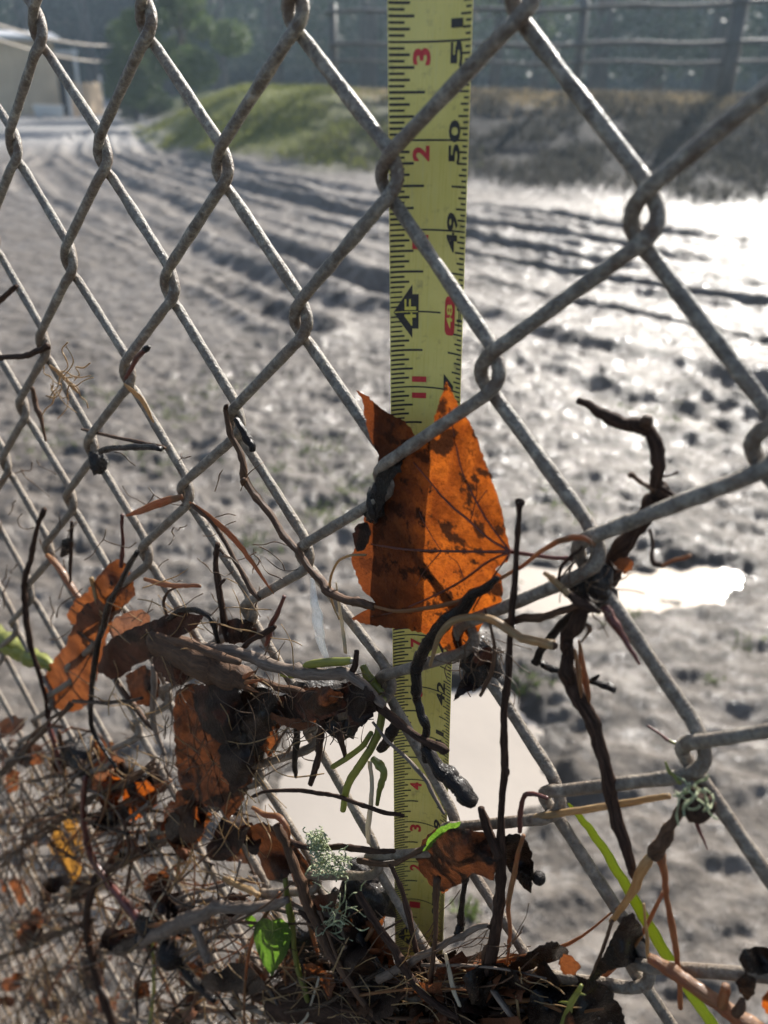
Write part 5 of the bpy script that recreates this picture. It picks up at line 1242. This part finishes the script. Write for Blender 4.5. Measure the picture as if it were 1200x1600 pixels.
# --- grass ropes twisted round the far strands, and more of the lower tangle
for pts, mt, w, lab in (
        ([(-10, 1352), (30, 1326), (70, 1298), (110, 1268), (150, 1246), (196, 1220), (240, 1192)], 'bark_brown', 13, 'brown rope of dead grass slanting up through the far left mesh'),
        ([(-10, 1215), (24, 1186), (52, 1158), (80, 1128), (110, 1100)], 'bark_dark', 12, 'dark rope of dead grass left of the leaf stalk'),
        ([(100, 1410), (140, 1380), (190, 1352), (240, 1322), (270, 1306)], 'bark_brown', 12, 'brown rope of dead grass crossing the red twig'),
        ([(-10, 1500), (40, 1478), (95, 1455), (150, 1440)], 'bark_brown', 11, 'brown rope of dead grass in the bottom left mesh'),
        ([(400, 1560), (450, 1545), (500, 1548), (560, 1552), (620, 1570)], 'bark_dark', 14, 'dark root lying across the top of the log'),
        ([(520, 1390), (548, 1420), (560, 1460), (588, 1500), (600, 1540)], 'bark_wet', 15, 'black root sagging left of the tape foot'),
        ([(470, 1420), (500, 1452), (520, 1500), (528, 1550)], 'bark_dark', 13, 'dark root beside the long brown stem'),
        ([(610, 1350), (628, 1390), (640, 1430), (650, 1480), (668, 1530)], 'bark_dark', 9, 'thin dark root crossing the three foot mark'),
        ([(560, 1345), (610, 1350), (655, 1330), (690, 1310)], 'bark_brown', 12, 'brown root along the wire before the red two')):
    if 'rope' in lab:
        rgr = np.random.default_rng(len(lab)); prt = []
        for q_ in range(9):
            ph = rgr.uniform(0, 6.28); a0, a1 = sorted(rgr.choice(len(pts) + 1, 2, replace=False)); a1 = max(a1, a0 + 3)
            prt.append(stick_geo([(x + 5 * math.sin(ph + k_ * 1.9) + rgr.normal(0, 2), y + 5 * math.cos(ph + k_ * 1.9) + rgr.normal(0, 2), rgr.uniform(2.5, 5), 4 + 3 * math.sin(ph + k_ * 1.3)) for k_, (x, y) in enumerate(pts[a0:a1 + 1] if len(pts[a0:a1 + 1]) > 2 else pts)], 4, 5, 5, .05, q_))
        v, f = join(prt); tag(mesh('grass_rope', v, f, MAT['fibre']), lab, 'rope of grass')
    else:
        stick('tangled_root', lab, 'root', mt, [(x, y, w * (0.7 + 0.4 * math.sin(x * .7) ** 2)) for x, y in pts], 6, (), .12)
lump('litter_mass', 'dark matted litter in the far left mesh beside the leaf stalk', 'clump', 'clump', 130, 1180, 40, 26, -4, .6, 51)
lump('litter_mass', 'dark matted litter beside the black curled leaf', 'clump', 'clump', 215, 1215, 32, 20, -6, .6, 52)

# --- loose litter: small leaves, twigs and straws on the mesh, low down
RG = random.Random(77)
def span(x):                      # upper edge of the litter line along the fence, in pixels
    return np.interp(x, (0, 150, 300, 420, 570, 610, 720, 820, 1000, 1200), (1120, 1140, 1240, 1300, 1400, 1500, 1515, 1535, 1590, 1600))
def scatter(n, x0, x1, dense=False):
    out = []
    while len(out) < n:
        x = RG.uniform(x0, x1); lo = span(x); y = lo + (1640 - lo) * RG.random() ** (0.75 if dense else 0.9)
        out.append((x, y))
    return out
ZONES = ((lambda x, y: x < 150 and y < 1400, 'hung in the farthest mesh at the left edge'), (lambda x, y: x < 150, 'in the bottom left corner'), (lambda x, y: x < 330 and y < 1440, 'in the mesh above the forked stick'),
         (lambda x, y: x < 330, 'in the mesh below the forked stick'), (lambda x, y: x < 470, 'beside the heart shaped green leaf'), (lambda x, y: x < 610, 'just left of the tape foot'), (lambda x, y: x < 720, 'right at the tape foot'), (lambda x, y: True, 'beside the glossy black curled leaf'))
LOOK = {'leaf_rust': 'rust brown', 'leaf_brown': 'brown', 'leaf_dark': 'dark brown', 'leaf_pink': 'pinkish', 'leaf_orange': 'orange', 'leaf_black': 'black', 'bark_dark': 'dark', 'bark_brown': 'brown', 'bark_grey': 'greyish', 'bark_wet': 'black wet', 'straw': 'golden', 'straw_orange': 'orange', 'root_pale': 'pale'}
def lab_of(kind, mt, x, y, L=0, a=0, m=1.0):
    z = next(t_ for f_, t_ in ZONES if f_(x, y))
    d_ = a % math.pi
    tilt = '' if kind == 'dead leaf' else 'lying level ' if d_ < .35 or d_ > 2.8 else 'slanting right ' if d_ < 1.2 else 'standing upright ' if d_ < 1.95 else 'slanting left '
    size = ('small ', '', 'broad ')[(m > .85) + (m > 1.15)] if kind == 'dead leaf' else ('short ', '', 'long ')[(m > .8) + (m > 1.2)]
    l_ = '%s%s %s %s%s' % (size, LOOK[mt], kind, tilt, z)
    return l_, 'litter: ' + l_
for i, (x, y) in enumerate(scatter(70, -10, 330) + scatter(90, 360, 860, True)):
    k = at(x, y)[1] / FPX; s = RG.uniform(.009, .020) / k; a = RG.uniform(0, 6.28); out = []
    m = 11
    for j in range(m):
        th = 6.283 * j / m; r = s * (0.55 + .35 * abs(math.cos(th * .5)) + RG.uniform(-.2, .2)); u_, v_ = r * math.cos(th), r * .62 * math.sin(th)
        out.append((x + u_ * math.cos(a) - v_ * math.sin(a), y + u_ * math.sin(a) + v_ * math.cos(a)))
    mt = RG.choice(['leaf_rust', 'leaf_brown', 'leaf_brown', 'leaf_dark', 'leaf_pink', 'leaf_orange', 'leaf_rust', 'leaf_dark'] if x < 340 else ['leaf_brown', 'leaf_dark', 'leaf_black', 'leaf_dark', 'leaf_rust'])
    o0 = RG.uniform(-14, 8); lb, gp = lab_of('dead leaf', mt, x, y, m=s * k / .0145)
    leaf('litter_leaf', lb, mt, out, [(x, y, o0), (out[0][0], out[0][1], o0 + RG.uniform(-22, 22)), (out[5][0], out[5][1], o0 + RG.uniform(-22, 22)), (out[8][0], out[8][1], o0 + RG.uniform(-16, 16))], o0, max(4, s / 5), 1.5, 3, group=gp)
for i, (x, y) in enumerate(scatter(170, -10, 340) + scatter(120, 340, 860, True)):
    k = at(x, y)[1] / FPX; L = RG.uniform(.025, .09) / k; a = RG.choice([RG.uniform(.9, 2.2), RG.uniform(-.5, .6), RG.uniform(2.3, 3.4)]); w = RG.uniform(.0010, .0032) / k; o0 = RG.uniform(-10, 12); pts = []
    mt = RG.choice(['bark_dark', 'bark_brown', 'bark_grey', 'bark_grey', 'bark_brown', 'bark_wet', 'straw_orange']); lb, gp = lab_of('twig', mt, x, y, a=a, m=L * k / .057)
    for j in range(4):
        pts.append((x, y, w * (1 - .18 * j), o0)); x += math.cos(a) * L / 3; y += math.sin(a) * L / 3; a += RG.gauss(0, .28); o0 += RG.uniform(-3, 3)
    stick('litter_twig', lb, 'twig', mt, pts, 0, group=gp, sides=6, n=4)
for i, (x, y) in enumerate(scatter(80, -10, 360) + scatter(44, 360, 860, True)):
    k = at(x, y)[1] / FPX; L = RG.uniform(.02, .06) / k; a = RG.uniform(0, 3.14); w = RG.uniform(.0008, .0018) / k; o0 = RG.uniform(-8, 12); pts = []
    mt = RG.choice(['straw', 'straw_orange', 'straw', 'root_pale']); lb, gp = lab_of('dry straw', mt, x, y, a=a, m=L * k / .04)
    for j in range(4):
        pts.append((x, y, w, o0)); x += math.cos(a) * L / 3; y += math.sin(a) * L / 3; a += RG.gauss(0, .35); o0 += RG.uniform(-3, 3)
    ribbon('litter_straw', lb, 'straw', mt, pts, 0, .4, group=gp)
hairs('pile_straw', 'fine sunlit grass wisps caught in the left pile', 'straw', 46, (100, 900, 440, 1180), 70, 1.8, 16, 61, (.8, .5), .25, 'wisps')
hairs('mesh_straw', 'fine sunlit grass wisps all over the lower left mesh', 'straw', 210, (-10, 1150, 420, 1610), 70, 1.9, 8, 62, (.35, .9), .26, 'wisps')
hairs('foot_straw', 'fine sunlit grass wisps in the litter round the tape foot', 'straw', 70, (400, 1510, 860, 1610), 60, 1.9, 12, 63, (.8, .3), .28, 'wisps')
hairs('wire_roots', 'fine brown rootlets dangling from the wires of the left half', 'fibre', 60, (0, 700, 420, 1000), 46, 2.0, 3, 64, (.1, 1), .5)
hairs('foot_fibres', 'fine rootlets matted in the litter at the bottom', 'fibre', 200, (380, 1470, 800, 1610), 80, 1.6, 4, 39, (0.8, .4), .45)
hairs('far_fibres', 'fine rootlets matted in the far lower left mesh', 'fibre', 420, (-10, 1160, 340, 1620), 70, 1.8, 2, 40, (0.15, 1), .35)
for i, (x, y, rx, ry, lab) in enumerate(((560, 1565, 90, 44, 'dark rotten litter heap left of the tape foot'), (660, 1592, 80, 40, 'dark rotten litter heap right at the tape foot'), (490, 1500, 40, 60, 'dark rotten litter heap beside the yellow green stem'), (568, 1400, 40, 60, 'dark rotten litter heap under the knotty twig'))):
    lump('litter_heap', lab, 'clump', 'clump', x, y, rx, ry, -6, .65, 40 + i, rdepth=30)
